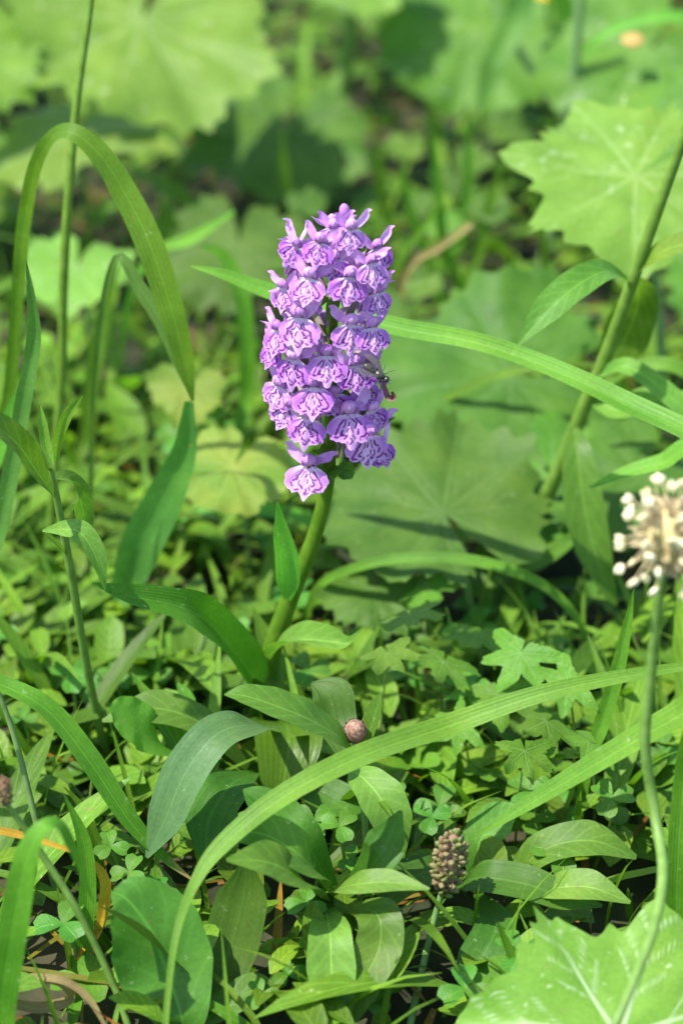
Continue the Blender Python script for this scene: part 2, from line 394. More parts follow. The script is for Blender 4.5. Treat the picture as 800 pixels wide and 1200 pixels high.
def rpart(name, spec, mat, parent, **kw):
    """ribbon part from pixel control points (px, py, y, width_px)"""
    pts = [P(a, b, c) for a, b, c, _ in spec]
    w = [s[3] * mpp(p) * 1.1 for s, p in zip(spec, pts)]
    return obj(name, make_mesh(name, *ribbon_geo(pts, w, **kw)), M[mat], parent)

rpart('leaf', [(337, 702, -.003, 8), (338, 680, -.004, 26), (337, 655, -.006, 27), (331, 625, -.008, 20), (325, 588, -.010, 2)], 'grass_pale', orchid, fold=.35, up=.2, roll=12)
rpart('leaf', [(312, 850, 0, 26), (300, 800, -.006, 46), (268, 756, -.014, 52), (234, 722, -.024, 46), (200, 708, -.03, 34), (150, 698, -.036, 24), (108, 684, -.040, 3)],
      'orchid_leaf', orchid, fold=.45, up=.55, roll=[0, 5, 10, 25, 20, 10, 0], n=40)
rpart('leaf', [(316, 772, -.004, 10), (330, 757, -.010, 26), (356, 750, -.018, 34), (388, 752, -.026, 28), (410, 754, -.03, 14), (424, 738, -.034, 2)],
      'lance_pale', orchid, fold=.8, up=.75, roll=[0, 0, -8, -20, -30, -40], n=32)
rpart('leaf', [(300, 884, 0, 30), (318, 850, -.012, 64), (335, 850, -.03, 76), (338, 880, -.042, 72), (330, 930, -.05, 40), (326, 968, -.052, 3)],
      'orchid_leaf', orchid, fold=.35, up=.7)
rpart('leaf', [(302, 884, 0, 24), (330, 830, .012, 50), (372, 812, .03, 54), (405, 835, .045, 38), (430, 872, .05, 3)], 'orchid_leaf', orchid, fold=.35, up=.7)

# ---- lip: fan with three lobes and dark loops and dashes
def lip_outline(phi, sd):
    a = np.degrees(np.abs(phi))
    r = np.interp(a, [0, 5, 10, 15, 21, 30, 42, 54, 64, 73, 80, 90], [1.0, .95, .85, .79, .83, .88, .89, .84, .76, .62, .42, .18])
    return r * (1 + .022 * np.sin(phi * 17 + sd) + .02 * np.sin(phi * 29 + sd * 2.1)) * (1 + .05 * np.sin(phi * 2 + sd))

def seg_dist(Pt, a, b):
    d = b - a; t = np.clip(((Pt - a) @ d) / max(d @ d, 1e-9), 0, 1)
    return np.linalg.norm(Pt - (a + t[:, None] * d), axis=1)

def make_lip(seed, L=0.0105, flat=1.0):
    r = np.random.default_rng(100 + seed)
    nr, na = 54, 73
    s = np.linspace(0, 1, nr); ph = np.linspace(-R_(90), R_(90), na)
    rad = lip_outline(ph, seed * 1.3)
    x = (s[:, None] * rad[None, :] * np.sin(ph)) * .94; d = s[:, None] * rad[None, :] * np.cos(ph)
    x = x + np.sign(np.sin(ph))[None, :] * 0 + .11 * np.sin(ph)[None, :] * (1 - s[:, None]) ** 2   # narrow neck with some width
    P2 = np.stack([x, d], -1).reshape(-1, 2)
    # colour
    edge = np.clip(np.abs(P2[:, 0]) / .62, 0, 1)
    lil = np.array([.49, .155, .63]); pale = np.array([.68, .42, .74]); mid = np.array([.62, .34, .74])
    cw = np.clip(1.25 - np.abs(P2[:, 0]) / .40, 0, 1) * np.clip(1.4 - P2[:, 1] * .75, 0, 1)
    C = lil * (1 - edge[:, None] * .15) + (mid - lil) * np.clip(P2[:, 1:2] - .3, 0, 1) * .7
    C = C + (pale - C) * (cw * .85)[:, None]
    ss = np.repeat(s, na)
    C = C + (pale - C) * (np.clip((ss - .93) / .07, 0, 1) * .45)[:, None]
    C = C + (np.array([.82, .72, .80]) - C) * (np.clip(1 - P2[:, 1] / .13, 0, 1))[:, None]
    strokes = []
    def stroke(pts, w=.020):
        w = w * 1.25; pts = np.array(pts) * [1.6, 1.02] + r.normal(0, .010, (len(pts), 2)); strokes.append((catmull(pts, 9), w))
    for sg in (-1, 1):
        j = lambda v: v + r.normal(0, .018)
        # outer loop, broken into two or three dashes
        stroke([(sg * j(.10), .15), (sg * j(.16), .27), (sg * j(.19), .34)], .019)
        stroke([(sg * j(.21), .39), (sg * j(.25), .49)], .022)
        stroke([(sg * j(.27), .54), (sg * j(.26), .62), (sg * j(.20), .63)], .022)
        # inner lines
        stroke([(sg * .05, .16), (sg * j(.08), .28), (sg * j(.10), .36)], .016)
        stroke([(sg * j(.12), .43), (sg * j(.15), .52), (sg * j(.11), .56)], .020)
        if r.random() < .6: stroke([(sg * j(.035), .40), (sg * j(.05), .50)], .018)
        stroke([(sg * j(.055), .60), (sg * j(.08), .67)], .021)
        if r.random() < .8: stroke([(sg * j(.15), .69), (sg * j(.19), .73)], .020)
        if r.random() < .8: stroke([(sg * j(.34), .56), (sg * j(.37), .62)], .019)
        if r.random() < .6: stroke([(sg * j(.30), .68), (sg * j(.33), .70)], .018)
        stroke([(sg * j(.045), .76), (sg * j(.025), .82)], .017)
    for _ in range(5): 
        q_ = np.array([r.uniform(-.2, .2), r.uniform(.35, .75)]); stroke([q_, q_ + [r.normal(0, .015), .035]], .016)
    stroke([(r.normal(0, .015), .24), (r.normal(0, .015), .33)], .015)
    stroke([(r.normal(0, .015), .66), (r.normal(0, .02), .73)], .019)
    dk = np.zeros(len(P2))
    for pts, w in strokes:
        dd = np.min([seg_dist(P2, pts[k], pts[k + 1]) for k in range(len(pts) - 1)], axis=0)
        dk = np.maximum(dk, np.clip((w * 1.25 - dd) / (w * .4), 0, 1))
    C = C + (np.array([.13, .002, .16]) - C) * (dk * .97)[:, None]
    # shape: convex across, lobes swept back, rim frilled
    xx, dd_ = P2[:, 0], P2[:, 1]
    out = .10 * dd_ - .24 * xx ** 2 * flat - .16 * dd_ ** 2 + .035 * np.sin(np.repeat(s, na) * 3) * np.sin(np.tile(ph, nr) * 9 + seed)
    out += .02 * np.cos(xx * 22) * np.clip(dd_ - .2, 0, 1) * np.exp(-xx ** 2 * 12)
    V = np.stack([xx, out, -dd_], -1) * L
    return make_mesh('lip', V, grid_faces(nr, na), attrs={'pattern': np.clip(C, 0, 1)})

LIPS = [make_lip(k) for k in range(6)]
for me in LIPS: me.materials.append(M['lip'])

def make_hood(seed):
    """dorsal sepal and two petals joined into a helmet over the column (local frame, metres)"""
    r = np.random.default_rng(seed + 40); g = Geo(); mm = .001
    for sg in (-1, 1):
        pts = np.array([(sg * .9, -1.2, -.2), (sg * 2.2, .0, 1.4), (sg * 2.0, 1.9, 3.0), (sg * .8, 3.4 + r.normal(0, .3), 3.2 + r.normal(0, .4)), (sg * .2, 4.3, 1.6)]) * mm
        g.add(*ribbon_geo(pts, np.array([1.2, 2.9, 3.2, 2.2, .4]) * mm, n=12, across=6, fold=0, curl=-.9 * 1, normal=norm((sg * .75, .1, .75)), up=0))
    t = 3.8 + r.normal(0, .7)
    pts = np.array([(0, -1.6, .2), (0, -.6, 2.6), (0, 1.0, t), (0, 2.9, t + .4), (0, 4.4, t - .5 + r.normal(0, .5))]) * mm
    g.add(*ribbon_geo(pts, np.array([1.6, 3.0, 3.6, 2.6, .4]) * mm, n=12, across=6, fold=0, curl=-.8, normal=(0, -.35, 1)))
    g.add(*ball_geo(np.array([0, 1.7, 1.9]) * mm, np.array([2.1, 1.9, 2.3]) * mm, 10, 14, norm((0, .85, .5))))
    return g.mesh('hood')
HOODS = [make_hood(k) for k in range(4)]
for me in HOODS: me.materials.append(M['petal'])

def make_sepal(seed, sg):
    r = np.random.default_rng(seed + 70); mm = .001
    l = r.uniform(.95, 1.3); lift = r.uniform(-1.0, 2.6)
    pts = np.array([(sg * .9, -1.0, .2), (sg * 2.6, -.4, 1.9), (sg * 4.4 * l, .2, 3.8 + lift * .6), (sg * 5.8 * l, .9, 5.4 + lift), (sg * 7.0 * l, 2.1 + r.normal(0, .8), 5.9 + lift)]) * mm
    return make_mesh('sepal', *ribbon_geo(pts, np.array([1.4, 3.0, 3.7, 2.6, .4]) * mm, n=14, across=4, fold=0, curl=.45, normal=norm((sg * .25, .9, .35)), roll=r.uniform(-20, 20) * sg))
SEPALS = {s_: [make_sepal(k * 2 + (s_ > 0), s_) for k in range(5)] for s_ in (-1, 1)}
for l_ in SEPALS.values():
    for me in l_: me.materials.append(M['sepal'])

def make_ovary(seed):
    mm = .001; g = Geo()
    g.add(*tube_geo(np.array([(0, -11, -4), (0, -8, -1.5), (0, -4.5, .3), (0, -1.2, .6), (0, -.2, .4)]) * mm, np.array([.7, 1.2, 1.35, 1.1, .9]) * mm, 14, 9))
    g.add(*tube_geo(np.array([(0, -.6, -.2), (.2, -3, -2.0), (.4, -5.5, -4.2), (.3, -7.5, -6.4)]) * mm, np.array([1.1, 1.0, .8, .5]) * mm, 10, 8))
    return g.mesh('ovary')
OVARY = make_ovary(0); OVARY.materials.append(M['ovary'])
gc = Geo(); gc.add(*ball_geo((0, .0004, .0004), (.0008, .0009, .0012), 8, 10)); COLUMN = gc.mesh('column'); COLUMN.materials.append(M['pollen'])

def flower(throat, yaw, tilt, roll, size, k, lip=True):
    """yaw: turn about the stem (0 = towards the camera side), tilt: lip face turned up, roll: lean in its own plane"""
    Rm = Matrix.Rotation(yaw, 4, 'Z') @ Matrix.Rotation(tilt, 4, 'X') @ Matrix.Rotation(roll, 4, 'Y')
    Rm = Matrix.Rotation(math.pi, 4, 'Z') @ Rm if False else Rm
    base = Matrix.Rotation(math.pi, 4, 'Z')              # local +y points at the camera side (-y)
    o = bpy.data.objects.new('flower', OVARY); col.objects.link(o); o.parent = orchid
    o.matrix_local = Matrix.Translation(Vector(throat)) @ Matrix.Rotation(yaw, 4, 'Z') @ base @ Matrix.Rotation(-tilt, 4, 'X').inverted() @ Matrix.Rotation(roll, 4, 'Y') @ Matrix.Scale(size, 4)
    def sub(n, me):
        c = bpy.data.objects.new(n, me); col.objects.link(c); c.parent = o; return c
    if lip: sub('labellum', LIPS[k % 6])
    sub('hood', HOODS[(k * 3 + 1) % 4]); sub('sepal', SEPALS[-1][(k * 2) % 5]); sub('sepal', SEPALS[1][(k * 3 + 2) % 5])
    if k in (0, 1, 23): sub('column', COLUMN)
    return o

# throat px, lip-tip px, apparent width px
FL = [(411, 268, 409, 299, 32), (375, 284, 369, 314, 38), (346, 287, 329, 311, 36), (434, 309, 436, 341, 36), (410, 325, 405, 358, 46),
      (332, 337, 329, 366, 34), (363, 326, 358, 361, 42), (351, 372, 350, 404, 50), (411, 380, 409, 417, 46), (435, 384, 436, 420, 40),
      (442, 343, 446, 369, 30), (326, 387, 322, 412, 38), (321, 405, 315, 430, 34), (345, 421, 340, 455, 44), (383, 417, 383, 455, 47),
      (415, 428, 419, 474, 45), (328, 452, 316, 481, 42), (368, 454, 369, 495, 48), (339, 476, 322, 506, 40), (361, 490, 356, 531, 46),
      (408, 485, 409, 526, 52), (430, 510, 427, 561, 50), (446, 522, 454, 560, 34), (362, 546, 357, 597, 50), (437, 480, 447, 510, 34),
      (391, 268, 388, 290, 30), (441, 291, 447, 312, 30), (392, 303, 388, 330, 30), (424, 452, 432, 470, 34), (392, 462, 396, 490, 34)]
for k, (tx, ty, ex, ey, w) in enumerate(FL):
    ax = axis_px(ty); dx = tx - ax
    ux = np.clip(dx / 74.0, -.97, .97)
    yaw = math.asin(ux) * .78
    rr = (.0105 if ty < 300 else .0135) if ty < 540 else .0125
    xoff = dx * mpp((0, 0, .15))
    if k >= 25: rr *= .72
    yb = -math.sqrt(max(rr ** 2 - (xoff * .72) ** 2, .003 ** 2)) - (.001 if k % 2 else 0)
    th = P(tx, ty, yb)
    size = w * mpp(th) / (.0105 * 1.27) * (1.0 + .15 * abs(ux))
    flower(th, yaw, R_(26 + 8 * math.sin(k * 2.3)), math.atan2(ex - tx - dx * .12, max(ey - ty, 1)) * .9, float(np.clip(size, .72, 1.22)), k)
# the far side of the spike
kb = 0
for i in range(17):
    py = 290 + i * 14.6; ax = axis_px(py)
    a = i * 2.4
    yaw = math.pi + (math.sin(a * 3.1) * 1.15)
    rr = .0105 if py < 300 else .0130
    c = P(ax, py, 0.0)
    th = c + np.array([math.sin(yaw) * rr, -math.cos(yaw) * rr, 0])
    flower(th, yaw, R_(16), R_(8 * math.sin(i * 5)), .92 if py > 300 else .8, i + 3)
# green buds and bracts that show between the flowers
for i, (bx, by) in enumerate([(396, 262), (398, 292), (384, 300), (389, 283), (404, 250), (388, 262)]):
    p = P(bx, by, -.003 - .001 * (i % 3)); me = Geo(); me.add(*ball_geo(p, (.0017, .0017, .0034), 9, 9, (0.2 * (i % 2 - .5), -.25, 1)))
    obj('bud', me.mesh('bud'), M['petal' if i in (0, 4, 5) else 'ovary'], orchid)
BR = [((382, 545), (350, 555), (338, 585)), ((384, 548), (388, 560), (400, 552)), ((396, 545), (408, 556), (411, 536)), ((400, 500), (440, 500), (463, 489)),
      ((392, 452), (425, 478), (437, 455)), ((392, 350), (389, 362), (381, 378)), ((392, 330), (384, 345), (371, 362)), ((390, 400), (384, 392), (374, 380)),
      ((391, 310), (394, 300), (398, 285)), ((389, 440), (380, 452), (372, 446)), ((387, 470), (396, 478), (399, 462)), ((386, 520), (378, 532), (366, 528))]
for i, tri in enumerate(BR):
    ys = (0, -.006, -.0095) if i not in (0,) else (-.001, -.010, -.011)
    pts = [P(x, y, yy) for (x, y), yy in zip(tri, ys)]
    obj('bract', make_mesh('bract', *ribbon_geo(pts, np.array([.0032, .0036, .0004]) * (1.5 if i == 2 else .8 if i in (0, 3, 4) else 1.1), n=14, across=4, fold=.4, up=.4)), M['bract'], orchid)
# one withered lip, curled up, hanging below the fly
pts = [P(447, 446, -.008), P(451, 457, -.010), P(455, 466, -.012), P(461, 466, -.013), P(459, 459, -.013)]
obj('withered_lip', make_mesh('withered_lip', *ribbon_geo(pts, [.0011, .0015, .0017, .0018, .0008], n=16, across=4, fold=.5, up=.2)), M['wilt'], orchid)

# ================================================================== FLY
fp = P(441, 437, -.0195)
fly = thing('fly', fp, 'small dark fly with folded wings resting on the purple orchid flowers', 'fly')
ax_f = norm(P(452, 444, -.0195) - P(430, 429, -.0185))            # head points right and down
upf = norm(norm(CAM - fp) + np.array([0, 0, .4])); sd_f = norm(np.cross(ax_f, upf)); upf = np.cross(sd_f, ax_f)
def FPt(a, s, u): return fp + (ax_f * a + sd_f * s + upf * u) * .00135
def gb(name, c, r, mat):
    g_ = Geo(); g_.add(*ball_geo((0, 0, 0), np.array(r) * .00135, 12, 14)); V, F, U = g_.V[0], g_.F[0], g_.U[0]
    V = V[:, 2:3] * ax_f + V[:, 0:1] * sd_f + V[:, 1:2] * upf + FPt(*c)
    return obj(name, make_mesh(name, V, F, U), M[mat], fly)
gb('thorax', (0.8, 0, 0), (.95, .95, 1.25), 'fly'); gb('abdomen', (-1.6, 0, -.1), (1.0, .85, 1.8), 'fly'); gb('head', (2.5, 0, .05), (.85, .75, .65), 'fly_dark')
m_, nt, new, link = mat_new('fly_wing')
pr = new('ShaderNodeBsdfPrincipled'); pr.inputs['Base Color'].default_value = (.10, .095, .075, 1); pr.inputs['Roughness'].default_value = .2
tr = new('ShaderNodeBsdfTransparent'); mx = new('ShaderNodeMixShader'); mx.inputs[0].default_value = .55; o_ = new('ShaderNodeOutputMaterial')
link(tr.outputs[0], mx.inputs[1]); link(pr.outputs[0], mx.inputs[2]); link(mx.outputs[0], o_.inputs[0]); M['wing'] = m_
for sg in (-1, 1):
    pts = [FPt(.6, sg * .6, .9), FPt(-1.2, sg * 1.4, 1.0), FPt(-3.0, sg * 1.8, .8), FPt(-4.4, sg * 1.7, .5)]
    obj('wing', make_mesh('wing', *ribbon_geo(pts, [.0005, .0017, .0019, .0004], n=12, across=4, fold=0, normal=upf)), M['wing'], fly)
    for a, b in ((1.6, 1.2), (.8, .1), (0, -1.2)):
        pts = [FPt(a, sg * .6, -.4), FPt(a + b * .5, sg * 1.7, .3), FPt(a + b, sg * 2.5, -.7), FPt(a + b * 1.3, sg * 3.0, -1.1)]
        obj('leg', make_mesh('leg', *tube_geo(pts, [.00012, .00011, .00008, .00006], 12, 5)), M['fly_dark'], fly)
    pts = [FPt(3.0, sg * .2, .2), FPt(3.5, sg * .3, .3), FPt(3.9, sg * .45, .1)]
    obj('antenna', make_mesh('antenna', *tube_geo(pts, [.00008, .00006, .00004], 6, 5)), M['fly_dark'], fly)

# ================================================================== GRASS BLADES AND LEAVES, each placed by where it stands
def root_to(p_end, tang, reach=.05):
    """points that carry a blade from p_end on down to the soil"""
    t = np.array([tang[0], tang[1], 0.0]); t = norm(t) if np.linalg.norm(t) > 1e-6 else np.array([1.0, 0, 0])
    h = p_end[2]
    return [p_end + t * reach * .55 + np.array([0, 0, -h * .32]), np.array([*(p_end + t * reach)[:2], -.006])]

def blade(name, label, cat, spec, mat, root=None, reach=.05, rw=.8, kind_w=1.1, group=None, parent=None, **kw):
    """spec: (px, py, y, width_px)...; root 'start'/'end' adds the way down to the soil at that end"""
    pts = [P(a, b, c) for a, b, c, _ in spec]; w = [s[3] * mpp(p) * kind_w for s, p in zip(spec, pts)]
    if root == 'end':
        pts += root_to(pts[-1], pts[-1] - pts[-2], reach); w += [w[-1] * rw, w[-1] * rw * .6]
    elif root == 'start':
        pts = root_to(pts[0], pts[0] - pts[1], reach)[::-1] + pts; w = [w[0] * rw * .6, w[0] * rw] + w
    kw.setdefault('n', 36)
    me = make_mesh(name, *ribbon_geo(pts, w, **kw))
    lo = min((pts[0], pts[-1]), key=lambda q: q[2])
    if parent is not None: return obj(name, me, M[mat], parent)
    return tag(obj(name, me, M[mat], None, lo), label, cat, group)

B = 'grass_plant'
blade(B, 'long bright grass blade arching across in front of the plant with the brown bud', 'grass',
      [(190, 1262, -.165, 7), (197, 1165, -.152, 7), (208, 1090, -.140, 8), (230, 1033, -.126, 13), (262, 990, -.118, 22), (330, 935, -.108, 26), (420, 888, -.096, 28), (520, 853, -.074, 27), (640, 812, -.070, 20), (765, 787, -.064, 13), (850, 776, -.06, 4)],
      'grass_pale', fold=.28, up=.5, roll=[0, 5, 10, 8, 0, -8, -5], n=60)
blade(B, 'broad pale grass blade rising past the stalk of the cream flower head', 'grass',
      [(552, 984, -.088, 2), (585, 963, -.089, 11), (640, 930, -.09, 21), (710, 888, -.092, 27), (800, 836, -.095, 32), (880, 792, -.1, 32)],
      'grass_pale', root='end', reach=.09, fold=.3, up=.55, n=44)
blade(B, 'long grass blade crossing right behind the purple flower spike', 'grass',
      [(224, 312, .052, 2), (262, 322, .050, 12), (315, 342, .048, 19), (390, 364, .044, 21), (465, 384, .038, 21), (560, 402, .030, 20), (650, 434, .020, 22), (735, 475, .008, 28), (815, 515, -.006, 34), (890, 570, -.02, 34)],
      'grass_pale', root='end', reach=.07, fold=.35, up=.35, roll=[0, 0, 5, 0, 10, 28, 12, 0], n=60)
blade(B, 'tall bent grass blade, folded over at its top, with a drooping pointed tip', 'grass',
      [(10, 470, .085, 14), (22, 340, .080, 15), (29, 265, .078, 17), (41, 200, .075, 17), (60, 163, .072, 16), (84, 155, .068, 20), (116, 180, .065, 25), (145, 224, .062, 28), (175, 285, .055, 31), (203, 370, .048, 28), (218, 430, .045, 19), (226, 470, .043, 3)],
      'grass', root='start', reach=.02, fold=.25, up=.3, roll=[0, 10, 20, 10, 0, -10, 0], n=60)
blade(B, 'narrow grey green grass blade hanging beneath the bent tall blade', 'grass',
      [(135, 305, .066, 8), (165, 340, .06, 16), (190, 378, .055, 18), (210, 425, .05, 14), (226, 468, .047, 3)], 'grass_grey', root='start', reach=.02, fold=.3, up=.3)
blade(B, 'wide grey green grass blade sloping down beside the leafy young stem', 'grass',
      [(222, 470, .05, 10), (216, 530, .052, 28), (196, 580, .054, 42), (165, 640, .056, 46), (140, 700, .058, 26)], 'grass_grey', root='end', reach=.02, fold=.35, up=.4, roll=[0, 20, 10])
blade(B, 'second grey green grass blade lying close along the wide sloping one', 'grass',
      [(212, 555, .062, 3), (190, 590, .062, 15), (165, 640, .062, 22), (148, 690, .064, 20)], 'grass_grey', root='end', reach=.02, fold=.35, up=.3)
blade(B, 'upright grass blade with a needle tip at the edge beside the young leafy stem', 'grass',
      [(31, 305, .02, 1), (37, 350, .02, 10), (40, 400, .02, 16), (28, 470, .018, 18), (12, 560, .014, 19), (-6, 640, .01, 18)], 'grass_grey', root='end', reach=.02, fold=.4, up=.2)
blade(B, 'pale grass blade leaning behind the needle tipped upright blade', 'grass',
      [(46, 395, .04, 1), (30, 450, .04, 12), (8, 500, .04, 17), (-20, 570, .04, 18)], 'grass_pale', root='end', reach=.03, fold=.3, up=.3)
blade(B, 'soft green blade standing in the shade below the large lobed leaves', 'grass',
      [(140, 305, .17, 1), (122, 370, .17, 16), (108, 450, .165, 18), (100, 520, .16, 16)], 'grass', root='end', reach=.02, fold=.3, up=.2)
blade(B, 'light green blade curving down behind the flower spike', 'grass',
      [(235, 288, .17, 5), (262, 300, .17, 14), (284, 350, .165, 18), (290, 420, .16, 18), (288, 470, .158, 14)], 'grass', root='end', reach=.015, fold=.3, up=.3)
blade(B, 'long curved blade dipping to the soil with a withered brown tip', 'grass',
      [(-40, 790, -.07, 12), (0, 802, -.072, 20), (55, 832, -.076, 27), (105, 893, -.08, 28), (150, 960, -.084, 22), (190, 1003, -.086, 12), (226, 1032, -.087, 2)],
      'grass_tip', root='start', reach=.05, fold=.35, up=.5, roll=[0, 0, 15, 5, 0])
blade(B, 'broad ribbed grass blade bent over sharply with a shaded short tip', 'grass',
      [(-5, 1235, -.155, 26), (5, 1160, -.152, 33), (18, 1080, -.150, 33), (33, 1005, -.147, 29), (52, 971, -.145, 24), (70, 972, -.143, 26), (90, 1010, -.143, 20), (111, 1062, -.144, 2)],
      'grass', root='start', reach=.02, fold=.25, up=.25, roll=[0, 0, 5, 10, 40, 55, 60], n=50)
blade(B, 'upright dark grass blade behind the bent ribbed blade', 'grass',
      [(75, 930, -.10, 1), (98, 985, -.102, 16), (103, 1050, -.105, 19), (95, 1130, -.108, 17), (88, 1180, -.11, 14)], 'grass', root='end', reach=.01, fold=.3, up=.2)
blade(B, 'slim dark grass blade curving up beside the small clover leaves', 'grass',
      [(75, 922, -.07, 1), (95, 945, -.07, 8), (112, 985, -.072, 12), (118, 1030, -.075, 12)], 'grass', root='end', reach=.01, fold=.3, up=.3)
blade(B, 'dry straw coloured grass blade curled on the ground', 'grass',
      [(18, 1178, -.128, 12), (50, 1182, -.128, 14), (82, 1172, -.128, 12), (70, 1152, -.13, 10), (35, 1146, -.13, 9), (75, 1150, -.132, 9), (105, 1172, -.135, 8), (126, 1208, -.14, 3)], 'grass_dry', fold=.4, up=.5, n=40)
blade(B, 'rusty orange withered grass blade looped beside the broad oval leaf', 'grass',
      [(-10, 972, -.10, 9), (20, 978, -.10, 9), (62, 990, -.102, 6), (100, 1005, -.102, 5), (122, 1030, -.102, 12), (122, 1065, -.102, 13), (112, 1098, -.104, 8)], 'grass_rust', root='end', reach=.01, fold=.4, up=.4)
blade(B, 'crumpled tan grass scrap standing below the rusty blade', 'grass', [(110, 1098, -.104, 7), (104, 1125, -.106, 10), (98, 1165, -.11, 5)], 'grass_dry', fold=.5, up=.3, root='end', reach=.006)
blade(B, 'thin green blade arching over behind the orchid stem towards the shaded soil', 'grass',
      [(352, 735, .055, 6), (372, 690, .05, 10), (410, 668, .046, 12), (470, 655, .042, 13), (550, 657, .038, 14), (620, 678, .034, 13), (668, 715, .03, 10), (704, 780, .026, 2)],
      'grass', root='start', reach=.02, fold=.3, up=.45, n=50)
blade(B, 'short pointed blade standing behind the lower orchid stem', 'grass',
      [(498, 572, .10, 2), (512, 600, .10, 13), (524, 635, .10, 14), (532, 670, .10, 10)], 'grass', root='end', reach=.01, fold=.3, up=.2)
blade(B, 'horizontal pale blade low behind the orchid stem', 'grass',
      [(250, 598, .10, 14), (330, 602, .10, 20), (420, 628, .098, 18), (520, 650, .095, 12), (570, 668, .094, 3)], 'grass_pale', root='start', reach=.03, fold=.3, up=.6)
blade(B, 'upright narrow blade right beside the cream flower head stalk', 'grass',
      [(742, 690, -.03, 1), (735, 730, -.032, 10), (722, 790, -.036, 17), (704, 850, -.04, 17)], 'grass', root='end', reach=.01, fold=.4, up=.2)
blade(B, 'broad upright blade at the edge beyond the cream flower head stalk', 'grass',
      [(815, 820, -.10, 3), (804, 880, -.102, 20), (796, 970, -.106, 24), (792, 1060, -.11, 22), (795, 1110, -.112, 18)], 'grass', root='end', reach=.01, fold=.3, up=.15)
blade(B, 'short stiff green blade tip poking up beside the trailed lobed leaf', 'grass',
      [(582, 1079, -.122, 1), (592, 1103, -.123, 9), (604, 1130, -.125, 13), (612, 1160, -.127, 12)], 'grass', root='end', reach=.008, fold=.5, up=.2)
blade(B, 'small green blade tip leaning at the base of the oval leaf', 'grass',
      [(205, 1160, -.13, 1), (235, 1172, -.132, 9), (275, 1196, -.135, 14), (310, 1225, -.138, 15)], 'grass', root='end', reach=.01, fold=.5, up=.5)
blade(B, 'thin dark rush like blade standing beside the brown seed head', 'grass',
      [(497, 938, -.062, 2), (491, 965, -.062, 7), (486, 1010, -.064, 9)], 'stalk_dark', root='end', reach=.006, fold=.5, up=.2)
blade(B, 'second thin rush like blade next to the brown seed head', 'grass',
      [(482, 950, -.06, 2), (484, 975, -.06, 6), (484, 1015, -.062, 7)], 'stalk_dark', root='end', reach=.004, fold=.5, up=.2)
blade(B, 'wide blue green blade hanging blurred before the far lobed leaves', 'grass',
      [(625, -40, .36, 26), (605, 20, .35, 30), (580, 75, .34, 26), (562, 125, .335, 8)], 'grass_grey', root='start', reach=.06, fold=.3, up=.2)
blade(B, 'arched blade bowing over from the leaf with the orange patch', 'grass',
      [(684, 66, .30, 2), (700, 46, .30, 9), (735, 28, .30, 14), (790, 20, .30, 15), (840, 40, .30, 15)], 'grass_pale', root='end', reach=.06, fold=.3, up=.4)
blade(B, 'curving blade springing out behind the tall leafy stem', 'grass',
      [(690, 478, .10, 4), (715, 445, .10, 12), (755, 428, .098, 16), (810, 440, .095, 17)], 'grass_pale', root='end', reach=.06, fold=.3, up=.4)
blade(B, 'yellow green blade slanting above the cream flower head', 'grass',
      [(690, 572, .03, 3), (730, 555, .03, 15), (775, 543, .028, 22), (830, 528, .025, 24)], 'grass_pale', root='end', reach=.06, fold=.3, up=.6)
blade(B, 'dim long blade lying low over the shaded far leaf', 'grass',
      [(440, 495, .14, 3), (500, 478, .14, 9), (570, 445, .135, 12), (640, 430, .13, 10), (700, 428, .13, 4)], 'grass', root='start', reach=.02, fold=.3, up=.5)
blade(B, 'pale bleached stalk lying straight among the leaves below the far lobed leaves', 'grass', [(482, 312, .22, 8), (515, 290, .215, 9), (552, 262, .21, 8)], 'grass_dry', fold=.6, up=.3, root='start', reach=.01)
blade(B, 'soft blade pointing up beside the dark gap under the large lobed leaf', 'grass', [(180, 298, .21, 10), (225, 280, .205, 15), (275, 248, .20, 4)], 'grass_pale', root='start', reach=.02, fold=.3, up=.4)

# ---- tall thin grass stalks
def stalk(name, label, cat, spec, mat, root='end', reach=.01, parent=None, group=None, n=30, sides=8):
    pts = [P(a, b, c) for a, b, c, _ in spec]; r = [s[3] * mpp(p) * .5 for s, p in zip(spec, pts)]
    if root == 'end': pts += root_to(pts[-1], pts[-1] - pts[-2], reach)[1:]; r += [r[-1]]
    elif root == 'start': pts = root_to(pts[0], pts[0] - pts[1], reach)[1:] + pts; r = [r[0]] + r
    me = make_mesh(name, *tube_geo(pts, r, n, sides))
    if parent is not None: return obj(name, me, M[mat], parent)
    lo = min((pts[0], pts[-1]), key=lambda q: q[2])
    return tag(obj(name, me, M[mat], None, lo), label, cat, group)

stalk('grass_stalk', 'thin upright grass stalk in front of the large far lobed leaf', 'grass', [(113, -60, .115, 7), (104, 20, .11, 9), (90, 120, .105, 10), (79, 250, .10, 11), (74, 350, .10, 11), (72, 445, .10, 11)], 'stalk')
stalk('grass_stalk', 'blurred straight stalk standing beside the bright star shaped lobed leaf', 'grass', [(682, -30, .33, 12), (674, 60, .33, 13), (668, 140, .33, 14), (663, 190, .33, 13)], 'stalk')
stalk('grass_stalk', 'blurred slanting stalk crossing the straight one far behind', 'grass', [(565, -20, .36, 7), (605, 55, .35, 9), (640, 110, .345, 10), (672, 165, .34, 10)], 'stalk')
stalk('dead_twig', 'reddish brown dead stem leaning low behind the orchid', 'stem', [(396, 645, .07, 8), (430, 672, .07, 9), (470, 712, .07, 9), (505, 738, .07, 8)], 'twig', root='end')
stalk('grass_stalk', 'slender dark stalk bending at the edge above the rusty grass blade', 'grass', [(-15, 790, -.06, 5), (2, 820, -.06, 6), (22, 880, -.062, 7), (42, 960, -.066, 8)], 'stalk_dark')
